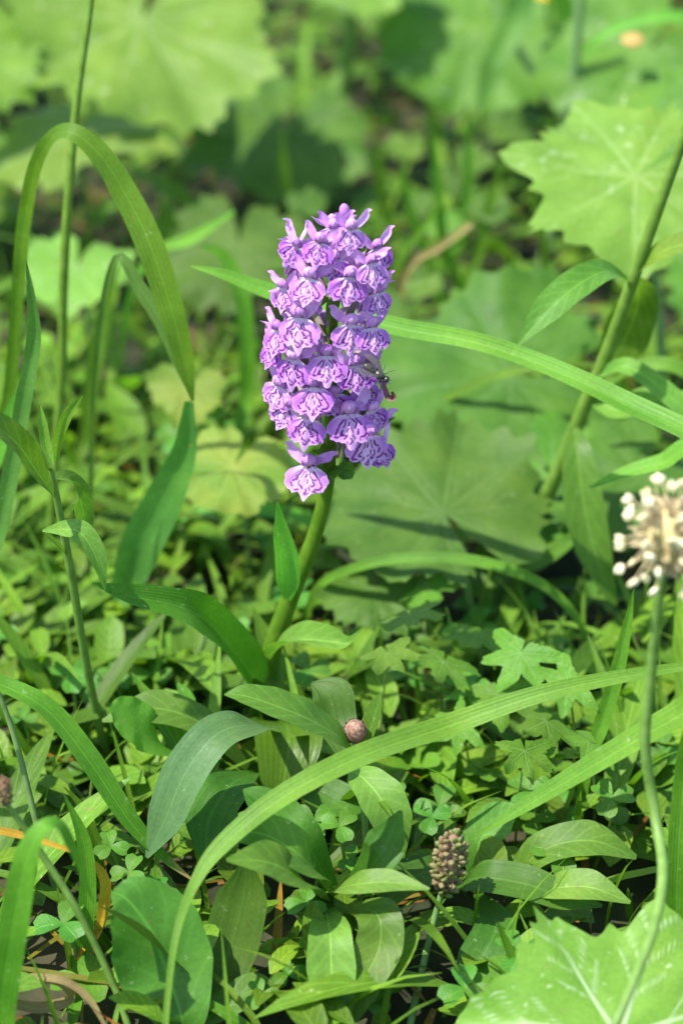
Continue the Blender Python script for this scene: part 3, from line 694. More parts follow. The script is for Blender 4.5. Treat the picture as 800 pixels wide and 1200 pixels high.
stalk('dead_twig', 'brown dead twig lying among small leaves left of the orchid', 'stem', [(162, 748, .03, 8), (180, 775, .028, 8), (215, 800, .022, 9), (262, 815, .018, 6)], 'twig', root=None)

# ================================================================== PLANT WITH THE BROWN BUD
kb_ = P(432, 1010, -.07, 0.0); kb_[2] = 0
kn = thing('budding_plant', kb_, 'leafy plant with one small round brown bud before the orchid', 'plant')
stalk('stem', '', '', [(414, 868, -.064, 5), (418, 900, -.066, 6), (426, 950, -.068, 7), (432, 1005, -.07, 8)], 'stalk', parent=kn)
g_ = Geo(); bc = P(416, 857, -.064); rb = 13.5 * mpp(bc); g_.add(*ball_geo(bc, (rb * .98, rb * .98, rb * 1.1), 14, 16)); bud = obj('bud', g_.mesh('bud'), M['bud'], kn)
g_ = Geo()
for k in range(70):                                      # scales over the bud
    ph = k * 2.399; z_ = 1 - 2 * (k + .5) / 70; q = math.sqrt(1 - z_ * z_)
    d_ = np.array([q * math.cos(ph), q * math.sin(ph), z_]); c = bc + d_ * rb
    t_ = norm(np.array([0, 0, 1.0]) - d_ * d_[2]); 
    g_.add(*ribbon_geo([c - t_ * rb * .22, c + d_ * rb * .08, c + t_ * rb * .28 + d_ * rb * .12], [rb * .25, rb * .34, rb * .03], n=5, across=2, fold=0, normal=d_))
tag(obj('bud_scales', g_.mesh('bud_scales'), M['bud'], bud if False else kn), kind='stuff')
def kleaf(par, spec, mat, **kw): return blade('leaf', '', '', spec, mat, parent=par, **kw)
kleaf(kn, [(412, 880, -.066, 8), (395, 862, -.070, 30), (360, 842, -.074, 44), (320, 826, -.076, 42), (285, 815, -.076, 26), (263, 814, -.076, 2)], 'lance', fold=.25, up=.55, ripple=.02, roll=[0, -8, -10, -5])
kleaf(kn, [(410, 902, -.068, 6), (425, 912, -.074, 34), (445, 935, -.080, 52), (460, 965, -.084, 44), (472, 1006, -.086, 3)], 'lance_pale', fold=.3, up=.5, ripple=.015)
kleaf(kn, [(422, 890, -.066, 8), (432, 860, -.062, 20), (440, 835, -.06, 22), (446, 812, -.058, 3)], 'lance', fold=.5, up=.2, roll=30)
kleaf(kn, [(415, 905, -.064, 10), (395, 850, -.05, 44), (385, 815, -.044, 52), (365, 800, -.04, 3)], 'lance_dark', fold=.2, up=.4)
kleaf(kn, [(428, 960, -.066, 10), (400, 945, -.055, 50), (372, 930, -.05, 46), (340, 915, -.046, 3)], 'lance_dark', fold=.25, up=.6)

# ================================================================== LEAFY YOUNG STEM ON THE LEFT
lb = P(122, 870, -.01, 0.0); lb[2] = 0
ls = thing('leafy_stem_plant', lb, 'slender leafy stem with pointed young leaves at its top and one folded leaf', 'plant')
stalk('stem', '', '', [(60, 550, -.03, 7), (70, 600, -.028, 9), (85, 680, -.024, 10), (98, 760, -.02, 10), (112, 830, -.015, 10), (122, 872, -.01, 10)], 'stalk', parent=ls)
kleaf(ls, [(66, 540, -.030, 4), (70, 512, -.034, 12), (80, 487, -.038, 12), (97, 464, -.042, 2)], 'grass_pale', fold=.5, up=.2)
kleaf(ls, [(62, 545, -.030, 4), (54, 520, -.028, 12), (50, 495, -.027, 10), (47, 472, -.026, 1)], 'lance_pale', fold=.6, up=.2)
kleaf(ls, [(64, 582, -.030, 8), (45, 555, -.038, 28), (20, 520, -.046, 36), (-10, 497, -.052, 30), (-35, 490, -.056, 4)], 'lance', fold=.4, up=.45, ripple=.02)
kleaf(ls, [(50, 622, -.036, 2), (75, 620, -.04, 18), (95, 625, -.042, 26), (112, 652, -.044, 24), (124, 694, -.046, 2)], 'lance_pale', fold=.4, up=.35, roll=[0, 0, 20, 40])
kleaf(ls, [(78, 650, -.026, 4), (70, 640, -.03, 8), (50, 622, -.036, 4)], 'lance_pale', fold=.3, up=.4)
kleaf(ls, [(60, 560, -.028, 6), (85, 565, -.015, 30), (98, 600, -.008, 24), (104, 640, -.005, 3)], 'lance', fold=.3, up=.5)

# ================================================================== CREAM PLANTAIN FLOWER HEAD
pb = P(665, 1400, -.22, 0.0); pb[2] = 0
pl = thing('plantain_flower', pb, 'tall stalk with a round cream flower head ringed with pale anthers', 'flower')
PY = -.12
stalk('stalk', '', '', [(776, 650, PY, 10), (771, 700, PY, 14), (762, 790, PY, 13), (755, 870, PY - .003, 13), (766, 950, PY - .006, 13), (776, 1020, -.142, 13), (766, 1085, -.160, 13), (742, 1150, -.178, 12), (715, 1215, -.190, 12), (690, 1300, -.196, 12), (665, 1400, -.22, 12)], 'stalk', parent=pl, n=50, sides=10)
hc = P(784, 628, PY); ux_ = mpp(hc)
g_ = Geo(); g_.add(*ball_geo(hc, (29 * ux_, 29 * ux_, 36 * ux_), 18, 20, (.1, 0, 1))); obj('core', g_.mesh('core'), M['headcore'], pl)
g_ = Geo(); gfil = Geo(); tips = []
r2 = np.random.default_rng(5)
for k in range(150):
    ph = k * 2.399; z_ = 1 - 2 * (k + .5) / 150; q = math.sqrt(1 - z_ * z_)
    d_ = norm(np.array([q * math.cos(ph), q * math.sin(ph), z_]) + r2.normal(0, .08, 3)); c = hc + d_ * np.array([29, 29, 36]) * ux_
    g_.add(*ribbon_geo([c - d_ * 5 * ux_, c + d_ * 8 * ux_, c + d_ * 16 * ux_ + r2.normal(0, 3, 3) * ux_], np.array([7, 9, 1.5]) * ux_, n=5, across=2, fold=.4, normal=norm(np.cross(d_, [0.3, .2, 1]))))
    L_ = r2.uniform(20, 42) * ux_
    if k % 3 == 0 and z_ > -.9:
        e_ = c + d_ * L_ + np.array([0, 0, -1]) * L_ * .12 + r2.normal(0, 5, 3) * ux_
        gfil.add(*tube_geo([c, c + d_ * L_ * .5, e_], np.array([1.1, 1.0, .9]) * ux_, 6, 5)); tips.append((e_, d_))
tag(obj('bracts', g_.mesh('bracts'), M['filament'], pl), kind='stuff')
tag(obj('filaments', gfil.mesh('filaments'), M['filament'], pl), kind='stuff')
g_ = Geo()
for sg in (-1, 1):
    g_.add(*ball_geo((sg * .32, 0, 0), (.52, .48, .85), 8, 9, (sg * .22, 0, 1)))
AN = g_.mesh('anther'); AN.materials.append(M['anther'])
for e_, d_ in tips:
    o = bpy.data.objects.new('anther', AN); col.objects.link(o); o.parent = pl
    q = Vector((0, 0, 1)).rotation_difference(Vector(norm(d_ + r2.normal(0, .5, 3))))
    o.matrix_local = Matrix.Translation(Vector(e_ - pb)) @ q.to_matrix().to_4x4() @ Matrix.Scale(8.2 * ux_ * r2.uniform(.85, 1.1), 4)

# ================================================================== PLANTAIN SEED HEADS
def seed_head(base_px, label, top, bot, rad, stalk_spec, y, group=None, ncap=110):
    b = P(*base_px, y, 0.0); b[2] = 0
    t = thing('plantain_seed_head', b, label, 'seed head', group)
    stalk('stalk', '', '', stalk_spec, 'stalk', parent=t)
    a, c = P(*top, y), P(*bot, y); u = mpp(a); mid = (a + c) / 2; hl = np.linalg.norm(a - c) / 2; axd = norm(a - c); r = rad * u
    g_ = Geo(); g_.add(*ball_geo(mid, (r * .8, r * .8, hl * .95), 14, 14, axd)); obj('core', g_.mesh('core'), M['bud'], t)
    q = Vector((0, 0, 1)).rotation_difference(Vector(axd)).to_matrix(); q = np.array(q); rr = np.random.default_rng(int(rad * 7))
    g_ = Geo()
    for k in range(ncap):
        ph = k * 2.399; z_ = 1 - 2 * (k + .5) / ncap; s_ = math.sqrt(max(0, 1 - abs(z_) ** 2.4))
        p = q @ np.array([s_ * math.cos(ph) * r * .88, s_ * math.sin(ph) * r * .88, z_ * hl * .95]) + mid
        d_ = norm(q @ np.array([s_ * math.cos(ph), s_ * math.sin(ph), z_ * .5 + .6]))
        p = p + rr.normal(0, r * .07, 3); k_ = r * .25 * rr.uniform(.55, 1.15); g_.add(*ball_geo(p, (k_, k_ * .8, k_ * 1.7), 6, 7, d_ + rr.normal(0, .25, 3)))
    tag(obj('seed_capsules', g_.mesh('seed_capsules'), M['capsule'], t), kind='stuff'); return t
seed_head((478, 1215), 'tan and green plantain seed head on a thin pale stalk', (533, 976), (519, 1046), 18,
          [(518, 1042, -.10, 7), (508, 1080, -.102, 8), (497, 1125, -.105, 9), (487, 1170, -.108, 9), (480, 1205, -.11, 9)], -.10)
seed_head((160, 1230), 'small brown seed head nodding on a curved stalk behind the bent ribbed blade', (4, 912), (7, 944), 9,
          [(8, 942, -.125, 6), (25, 965, -.125, 9), (55, 1010, -.125, 9), (90, 1065, -.128, 9), (118, 1120, -.13, 9), (140, 1170, -.133, 9), (158, 1225, -.136, 9)], -.125, ncap=60)

# ================================================================== HAIRY LEAFY STEM ON THE RIGHT
hb = P(560, 742, .10, 0.0); hb[2] = 0
hs = thing('tall_leafy_stem', hb, 'tall blurred stem with long drooping lance leaves behind the crossing grass blade', 'plant')
stalk('stem', '', '', [(815, 120, .06, 13), (790, 190, .062, 14), (742, 325, .066, 16), (712, 410, .07, 17), (685, 475, .074, 18), (650, 560, .08, 19), (610, 640, .088, 20), (562, 740, .10, 20)], 'stalk', parent=hs, n=44)
kleaf(hs, [(738, 330, .066, 8), (710, 318, .055, 30), (675, 335, .045, 38), (640, 365, .038, 34), (606, 405, .032, 3)], 'lance', fold=.3, up=.5)
kleaf(hs, [(742, 325, .068, 8), (748, 350, .08, 44), (735, 390, .09, 54), (712, 430, .095, 30), (700, 440, .096, 3)], 'lance', fold=.2, up=.2)
kleaf(hs, [(745, 318, .066, 8), (775, 295, .06, 26), (815, 285, .055, 30), (850, 300, .05, 4)], 'lance_pale', fold=.3, up=.5)
kleaf(hs, [(672, 500, .074, 8), (676, 530, .064, 32), (682, 580, .056, 42), (694, 640, .05, 40), (712, 690, .046, 16), (721, 710, .045, 2)], 'lance', fold=.25, up=.25)
kleaf(hs, [(690, 468, .074, 8), (720, 480, .068, 26), (760, 470, .064, 34), (810, 462, .06, 5)], 'lance_pale', fold=.3, up=.5)
kleaf(hs, [(620, 625, .086, 8), (600, 640, .075, 26), (620, 660, .065, 30), (660, 640, .06, 20), (690, 610, .058, 3)], 'lance', fold=.3, up=.5)
kleaf(hs, [(700, 440, .07, 8), (735, 430, .062, 20), (790, 470, .055, 24), (830, 520, .05, 3)], 'lance_pale', fold=.3, up=.4)

# ================================================================== ROSETTES OF LANCE AND OVAL LEAVES IN FRONT
def rosette(name, label, cat, base, leaves):
    b = P(*base, .5, 0.0) if False else G(*base); t = thing(name, b, label, cat)
    for sp_, mt, kw in leaves: kleaf(t, [(a_, b_, c_ - (.016 if k_ else .004), d_) for k_, (a_, b_, c_, d_) in enumerate(sp_)], mt, **kw)
    return t
rosette('plantain_rosette', 'low plant with a broad smooth oval leaf beside the drooping brown tipped blade', 'plant', (215, 1190), [
    ([(212, 1215, -.125, 14), (212, 1190, -.12, 60), (196, 1140, -.112, 104), (176, 1090, -.108, 108), (150, 1055, -.106, 66), (132, 1045, -.105, 10)], 'oval', dict(fold=.14, up=.45, ripple=.012, across=10, n=40)),
    ([(216, 1200, -.118, 10), (250, 1170, -.105, 40), (270, 1110, -.095, 62), (285, 1050, -.088, 56), (290, 1005, -.085, 5)], 'lance_dark', dict(fold=.2, up=.45, across=10)),
    ([(222, 1210, -.118, 10), (262, 1180, -.112, 34), (300, 1160, -.108, 40), (330, 1175, -.11, 5)], 'oval', dict(fold=.2, up=.6))])
rosette('lance_leaf_rosette', 'cluster of long lance leaves at the foot of the plant with the brown bud', 'plant', (385, 1105), [
    ([(386, 1050, -.09, 12), (362, 1012, -.094, 44), (325, 985, -.096, 50), (290, 975, -.096, 38), (255, 985, -.097, 3)], 'lance', dict(fold=.3, up=.55)),
    ([(384, 1060, -.09, 12), (352, 1030, -.10, 42), (312, 1010, -.106, 50), (265, 1008, -.11, 4)], 'lance', dict(fold=.25, up=.6)),
    ([(372, 1050, -.09, 10), (410, 1038, -.096, 30), (455, 1034, -.10, 30), (503, 1042, -.104, 3)], 'lance_pale', dict(fold=.25, up=.6)),
    ([(380, 1060, -.09, 12), (386, 1090, -.104, 44), (388, 1135, -.114, 54), (392, 1180, -.12, 40), (398, 1225, -.124, 4)], 'lance_pale', dict(fold=.25, up=.45)),
    ([(400, 1065, -.09, 10), (440, 1070, -.10, 46), (444, 1110, -.108, 52), (420, 1160, -.116, 44), (404, 1215, -.122, 4)], 'lance', dict(fold=.25, up=.5)),
    ([(395, 1055, -.088, 12), (360, 990, -.08, 44), (330, 960, -.076, 50), (300, 935, -.072, 30), (285, 925, -.07, 3)], 'lance_dark', dict(fold=.25, up=.55)),
    ([(398, 1055, -.088, 12), (440, 1010, -.08, 44), (455, 985, -.077, 46), (470, 950, -.074, 4)], 'lance_dark', dict(fold=.25, up=.55))])
rosette('lance_leaf_rosette', 'spreading dark lance leaves behind the tan and green seed head', 'plant', (570, 1060), [
    ([(520, 1050, -.07, 10), (555, 1030, -.075, 40), (610, 1035, -.08, 44), (660, 1052, -.084, 36), (705, 1062, -.086, 4)], 'lance_dark', dict(fold=.25, up=.6)),
    ([(545, 1050, -.065, 10), (520, 1022, -.068, 36), (480, 1030, -.074, 44), (440, 1075, -.084, 5)], 'lance_dark', dict(fold=.25, up=.6)),
    ([(560, 1048, -.066, 10), (580, 1085, -.085, 44), (560, 1130, -.098, 48), (545, 1170, -.105, 6)], 'lance_dark', dict(fold=.25, up=.6)),
    ([(590, 1050, -.06, 10), (630, 1000, -.058, 40), (690, 985, -.058, 46), (745, 1005, -.06, 6)], 'lance', dict(fold=.25, up=.6)),
    ([(560, 1040, -.06, 10), (560, 990, -.05, 40), (585, 960, -.046, 44), (610, 945, -.044, 5)], 'lance', dict(fold=.25, up=.5)),
    ([(600, 1050, -.07, 10), (640, 1042, -.08, 34), (690, 1040, -.086, 40), (738, 1058, -.09, 4)], 'lance_pale', dict(fold=.3, up=.6))])
rosette('grey_leaf_rosette', 'grey green plant with a wide arched leaf beside the lower orchid leaf', 'plant', (290, 930), [
    ([(325, 858, -.03, 10), (296, 850, -.045, 34), (255, 860, -.056, 46), (218, 905, -.064, 50), (194, 960, -.069, 42), (172, 1005, -.072, 4)], 'lance_grey', dict(fold=.2, up=.55, across=10, n=40)),
    ([(300, 905, -.035, 10), (270, 920, -.05, 50), (245, 960, -.06, 56), (240, 1010, -.068, 6)], 'lance_dark', dict(fold=.2, up=.6)),
    ([(290, 900, -.03, 10), (240, 850, -.02, 36), (180, 830, -.02, 44), (120, 845, -.022, 4)], 'lance', dict(fold=.2, up=.6))])
rosette('pinnate_leaf_plant', 'small plant with a pleated yellow green oval leaf left of the orchid base', 'plant', (185, 900), [
    ([(205, 890, -.02, 8), (188, 870, -.025, 40), (160, 848, -.03, 58), (138, 835, -.032, 40), (128, 830, -.033, 4)], 'lobed', dict(fold=.1, up=.5, ripple=.03, across=10)),
    ([(205, 895, -.02, 8), (222, 860, -.012, 14), (218, 820, -.008, 20), (208, 800, -.006, 3)], 'grass_pale', dict(fold=.3, up=.3))])

# ================================================================== COLTSFOOT LEAVES
def colt_mesh(seed, nr=26, na=220, teeth=1.0):
    r = np.random.default_rng(seed + 300)
    th = np.linspace(-R_(172), R_(172), na)
    va = np.radians([0, 38, -38, 78, -78, 118, -118, 152, -152]) + np.r_[0, r.normal(0, .05, 8)]
    if seed in (7, 8): va = np.radians([0, 55, -55, 108, -108])
    if seed == 6: va = np.radians([0, 52, -48, 100, -98, 145, -148])
    a = np.abs(th)
    rad = .78 + .22 * np.cos(th * .5) - .08 * (a > 2.2) * (a - 2.2)
    lob = np.max(np.exp(-((th[:, None] - va[None, :]) / .17) ** 2), axis=1); rad = rad * ((.92 + .10 * lob) if seed < 6 else (.50 + .58 * np.max(np.exp(-((th[:, None] - va[None, :]) / .30) ** 2), axis=1)) if seed > 6 else (.78 + .34 * np.max(np.exp(-np.abs(th[:, None] - va[None, :]) / .26), axis=1)))
    wob = th + .16 * np.sin(th * 4.3 + seed) + .08 * np.sin(th * 9.1 + seed * 3)
    tri = np.abs(((wob * 12 / np.pi + r.random()) % 1) - .5) * 2
    tamp = .5 + np.abs(np.sin(th * 2.7 + seed * 1.9))
    rad = rad * (1 + teeth * .085 * tamp * (tri ** 1.5 - .5)) * (1 + .03 * np.sin(th * 23 + seed)) * (1 + .08 * np.sin(th * 3 + seed * 2))
    rad = rad * np.clip((R_(174) - a) / .10, .25, 1)
    s = np.linspace(0, 1, nr) ** .9
    x = s[:, None] * rad * np.cos(th); y = s[:, None] * rad * np.sin(th)
    P2 = np.stack([x, y], -1).reshape(-1, 2)
    vein = np.zeros(len(P2)); pr_ = np.zeros(len(P2))
    for k, v_ in enumerate(va):
        d_ = np.array([math.cos(v_), math.sin(v_)]); L_ = np.interp(v_, th, rad) * .97
        dd = seg_dist(P2, np.zeros(2), d_ * L_); rr = np.linalg.norm(P2, axis=1)
        w_ = .020 * np.clip(1.15 - rr / L_, .3, 1); vein = np.maximum(vein, np.clip(1.4 - dd / w_, 0, 1)); pr_ = np.maximum(pr_, np.exp(-(dd / .07) ** 2))
        for q in (.35, .55, .75):
            for sg in (-1, 1):
                a0 = d_ * L_ * (q + r.normal(0, .03)); b0 = a0 + np.array([math.cos(v_ + sg * .65), math.sin(v_ + sg * .65)]) * L_ * .27
                dd = seg_dist(P2, a0, b0); vein = np.maximum(vein, np.clip(1.2 - dd / .010, 0, 1) * .7)
    rr = np.linalg.norm(P2, axis=1)
    z = .10 * rr ** 2 * np.cos(np.tile(th, nr) * 2 + seed) - .022 * pr_ * np.clip(rr * 3, 0, 1) * (1 - .5 * rr) + .05 * np.sin(P2[:, 0] * 6 + seed) * np.sin(P2[:, 1] * 5 + seed * 2) * rr
    z += .10 * rr ** 3 * np.sin(np.tile(th, nr) * 5 + seed) + .03 * rr ** 3 * np.sin(np.tile(th, nr) * 13 + seed) - .07 * rr ** 2 * (seed % 2)
    V = np.stack([x.ravel(), y.ravel(), z], -1)
    return make_mesh('blade', V, grid_faces(nr, na), P2 * .5 + .5, attrs={'vein': vein})
COLT = {}
def colt_variant(k, mat):
    if (k, mat) not in COLT:
        me = COLT[(k, 'raw')].copy() if (k, 'raw') in COLT else colt_mesh(k)
        COLT[(k, 'raw')] = me
        me = me.copy(); me.materials.clear(); me.materials.append(M[mat]); COLT[(k, mat)] = me
    return COLT[(k, mat)]

def coltsfoot(label, c, y, size_px, tip_deg, mat, k, lean=(0, -.25, 1), foot=None, group=None, pet='stalk', petw=.035):
    """c: pixel where the stalk meets the blade; tip_deg: direction of the leaf tip on the ground plan (0 = +x, 90 = away); lean: normal"""
    cp = P(*c, y); R0 = size_px * mpp(cp)
    nrm = norm(np.array(lean, float)); tip = np.array([math.cos(R_(tip_deg)), math.sin(R_(tip_deg)), 0]); tip = norm(tip - nrm * (tip @ nrm)); sd = np.cross(nrm, tip)
    ft = np.array([cp[0] - tip[0] * R0 * .5, cp[1] - tip[1] * R0 * .5 + .01, -.005]) if foot is None else G(*foot)
    t = thing('coltsfoot_leaf', ft, label, 'leaf', group)
    o = bpy.data.objects.new('blade', colt_variant(k, mat)); col.objects.link(o); o.parent = t
    Mx = np.eye(4); Mx[:3, 0] = tip * R0; Mx[:3, 1] = sd * R0; Mx[:3, 2] = nrm * R0; Mx[:3, 3] = cp - ft
    o.matrix_local = Matrix(Mx.tolist())
    mid = cp * .55 + ft * .45 - tip * R0 * .12
    g_ = Geo(); r_ = R0 * petw
    g_.add(*tube_geo([cp + nrm * .0003 * 0 - nrm * r_ * .6, mid, ft], [r_ * .8, r_, r_ * 1.2], 16, 8)); obj('petiole', g_.mesh('petiole'), M[pet], t)
    return t
coltsfoot('pale lobed leaf marked with white trails beside the cream flower head stalk', (726, 1216), -.164, 170, 118, 'colt_trail', 6, (.05, -.46, 1))
coltsfoot('low lobed leaf spreading from under the white trailed leaf', (650, 1290), -.175, 175, 150, 'colt_trail', 4, (-.05, -.25, 1))
coltsfoot('huge pale green lobed leaf with a scalloped edge behind the thin grass stalk', (168, 22), .36, 168, 262, 'colt_pale', 2, (.1, -.42, 1), foot=(292, 228), petw=.055)
coltsfoot('yellowish lobed leaf tucked under the huge pale scalloped leaf', (88, 158), .32, 112, 265, 'colt_pale', 5, (-.1, -.02, 1))
coltsfoot('light lobed leaf overlapping the huge pale leaf from the side', (-40, 55), .33, 95, 300, 'colt_pale', 3, (.25, -.35, 1))
coltsfoot('bright lobed leaf held above the dark gap beside the huge pale leaf', (415, -30), .42, 95, 225, 'colt_pale', 0, (.0, -.10, 1), foot=(372, 218), petw=.11)
coltsfoot('soft green broad lobed leaf far behind the flower spike', (560, 40), .42, 122, 215, 'colt', 1, (.05, -.55, 1))
coltsfoot('bright star shaped lobed leaf with pointed corners beside the tall leafy stem', (745, 205), .15, 150, 215, 'colt_pale', 6, (-.1, -.42, 1))
coltsfoot('lobed leaf folded up behind the bright star shaped leaf', (800, 150), .20, 110, 130, 'colt', 3, (-.35, -.5, 1))
orange_leaf = coltsfoot('far lobed leaf carrying a small orange rust patch', (760, 60), .34, 130, 240, 'colt', 5, (0, -.5, 1))
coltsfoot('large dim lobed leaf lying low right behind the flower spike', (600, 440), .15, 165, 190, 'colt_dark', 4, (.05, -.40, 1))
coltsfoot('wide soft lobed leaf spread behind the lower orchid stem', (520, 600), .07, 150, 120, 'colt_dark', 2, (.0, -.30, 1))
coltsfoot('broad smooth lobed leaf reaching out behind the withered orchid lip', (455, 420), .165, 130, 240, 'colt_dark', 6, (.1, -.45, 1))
coltsfoot('dim lobed leaf low beneath the drooping lance leaves of the tall stem', (650, 560), .10, 115, 300, 'colt', 0, (.0, -.3, 1))
coltsfoot('shaded lobed leaf behind the base of the crossing grass blade', (760, 560), .09, 120, 250, 'colt_dark', 5, (.1, -.3, 1))
coltsfoot('yellowing lobed leaf with reddish blotches beside the drooping grass tip', (222, 452), .145, 50, 250, 'colt_yellow', 3, (0, -.45, 1))
coltsfoot('pale yellow green lobed leaf low left of the orchid stem', (275, 545), .085, 76, 250, 'colt_yellow', 1, (0, -.35, 1))
coltsfoot('small bright lobed leaf below the tall bent grass blade', (90, 312), .22, 72, 260, 'colt_pale', 4, (0, -.30, 1))
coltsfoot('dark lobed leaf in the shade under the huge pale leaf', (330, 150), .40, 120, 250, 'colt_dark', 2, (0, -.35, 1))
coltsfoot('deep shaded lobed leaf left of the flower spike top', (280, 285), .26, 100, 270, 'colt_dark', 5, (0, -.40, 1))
coltsfoot('far lobed leaf filling the space past the broad soft leaf', (640, -30), .50, 130, 250, 'colt', 3, (0, -.5, 1))
coltsfoot('far lobed leaf standing beyond the bright leaf over the dark gap', (480, -60), .55, 130, 260, 'colt', 5, (0, -.5, 1))
coltsfoot('dim lobed leaf close behind the thin arching blade', (440, 690), .05, 66, 270, 'colt_dark', 3, (0, -.3, 1))
for k, (x, y_, s_) in enumerate([(560, 742, 52), (520, 775, 44), (610, 765, 50), (585, 815, 46), (640, 845, 52), (480, 720, 42), (555, 800, 38), (615, 880, 40), (665, 800, 44), (500, 690, 38), (690, 870, 42), (455, 765, 36), (540, 850, 36)]):
    g0 = G(x, y_, .034 + .008 * (k % 3))
    coltsfoot('small deeply cut yellow green leaf in the patch behind the long arching grass blade', (x, y_), g0[1], s_, 250 + 47 * math.sin(k * 3), 'lobed', 7 + k % 2, (.45 * math.sin(k * 2), -.25 + .4 * math.cos(k * 5), 1), group='deeply cut leaves behind the arching blade')
for k, (x, y_, yy, s_, td, mt, v_, lab) in enumerate([
        (-90, 200, .35, 130, 300, 'colt', 1, 'lobed leaf outside the far side of the bent tall blade'), (900, 330, .25, 130, 200, 'colt', 2, 'lobed leaf beyond the tall leafy stem'),
        (930, 60, .45, 150, 230, 'colt_pale', 0, 'pale lobed leaf beyond the rust patched leaf'), (-120, -20, .5, 150, 290, 'colt_pale', 4, 'pale lobed leaf far beyond the grass stalk')]):
    coltsfoot(lab, (x, y_), yy, s_, td, mt, v_, (0, -.35, 1))
# rust patch: a thin raised crust on that leaf
rp_ = P(741, 47, .325); g_ = Geo(); g_.add(*ball_geo(rp_, (.0045, .0034, .0012), 8, 14, (0, -.5, 1))); obj('rust_patch', g_.mesh('rust_patch'), M['orange'], orange_leaf)
# yellow flower far behind
yc = P(641, -2, .42); yf = thing('yellow_flower', np.array([yc[0], yc[1] + .01, 0]), 'small yellow flower far behind beside the blurred stalk', 'flower')
for k in range(5):
    a = k * 1.257; d_ = np.array([math.cos(a), math.sin(a) * .8, .35]); obj('petal', make_mesh('petal', *ribbon_geo([yc, yc + d_ * .004, yc + d_ * .0085], [.002, .006, .003], n=6, across=4, fold=.1, normal=(0, -.3, 1))), M['yellow'], yf)
obj('stalk', make_mesh('stalk', *tube_geo([yc, yc + np.array([.003, .006, -.05]), np.array([yc[0], yc[1] + .01, 0])], [.0007, .0009, .001], 10, 6)), M['stalk_dark'], yf)

for k, (x0, y0, x1, y1, yy, w_) in enumerate([(505, 150, 520, 290, .27, 12), (545, 120, 538, 280, .30, 10), (470, 190, 500, 300, .25, 11), (588, 190, 560, 300, .26, 12), (612, 210, 640, 330, .22, 9), (440, 150, 455, 260, .33, 12), (330, 150, 345, 250, .33, 10), (520, 215, 470, 300, .24, 9)]):
    xm, ym = (x0 + x1) / 2 + 8 * math.sin(k * 2), (y0 + y1) / 2
    blade(B, 'soft dim blade standing in the shade above the flower spike', 'grass', [(x0, y0, yy, 2), (xm, ym, yy, w_), (x1, y1, yy, w_ * .9)], 'grass', root='end', reach=.01, group='dim blades above the spike', fold=.3, up=.25, n=20)
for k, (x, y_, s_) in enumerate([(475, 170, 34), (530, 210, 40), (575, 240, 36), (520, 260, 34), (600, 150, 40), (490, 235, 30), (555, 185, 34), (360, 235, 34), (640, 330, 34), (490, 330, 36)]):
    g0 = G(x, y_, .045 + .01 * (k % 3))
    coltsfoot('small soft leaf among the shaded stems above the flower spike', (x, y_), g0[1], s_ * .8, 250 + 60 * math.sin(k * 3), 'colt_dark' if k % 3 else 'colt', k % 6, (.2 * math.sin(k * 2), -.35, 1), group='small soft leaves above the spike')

# ================================================================== CLOVER
def leaflet(L, W, n=7, across=6):
    """obcordate leaflet from the origin along +x, cupped"""
    s = np.linspace(0, 1, n); w = np.interp(s, [0, .15, .45, .7, .9, 1], [.08, .42, .85, 1.0, .86, .55]) * W
    u = np.linspace(-1, 1, across + 1)
    x = s[:, None] * L - .10 * L * (1 - np.abs(u))[None, :] * np.clip(s - .7, 0, 1)[:, None] * 3.0
    V = np.stack([x, u[None, :] * w[:, None] * .5, .10 * L * np.sin(s * 3.1)[:, None] + .12 * np.abs(u)[None, :] * w[:, None]], -1)
    UV = np.stack(np.broadcast_arrays(u[None, :] * .5 + .5, s[:, None]), -1)
    return V.reshape(-1, 3), grid_faces(n, across + 1), UV.reshape(-1, 2)
LF = make_mesh('leaflet', *leaflet(1.0, .95)); LF.materials.append(M['clover'])
def clover(c, size, label, group, tilt=(0, -.3, 1), spin=0.0):
    ft = np.array([c[0] + rng.normal(0, .004), c[1] + .006, -.004])
    t = thing('clover', ft, label, 'clover', group)
    n_ = norm(np.array(tilt)); x_ = norm(np.cross(n_, [0, 1, .3])); y_ = np.cross(n_, x_)
    for k in range(3):
        a = spin + k * 2.094; d_ = x_ * math.cos(a) + y_ * math.sin(a); s_ = np.cross(n_, d_)
        Mx = np.eye(4); Mx[:3, 0] = d_ * size; Mx[:3, 1] = s_ * size; Mx[:3, 2] = n_ * size; Mx[:3, 3] = c - ft
        o = bpy.data.objects.new('leaflet', LF); col.objects.link(o); o.parent = t; o.matrix_local = Matrix(Mx.tolist())
    obj('stalk', make_mesh('stalk', *tube_geo([c, (c + ft) / 2 + np.array([.002, 0, 0]), ft], [.0005, .0006, .0006], 8, 5)), M['stalk'], t)
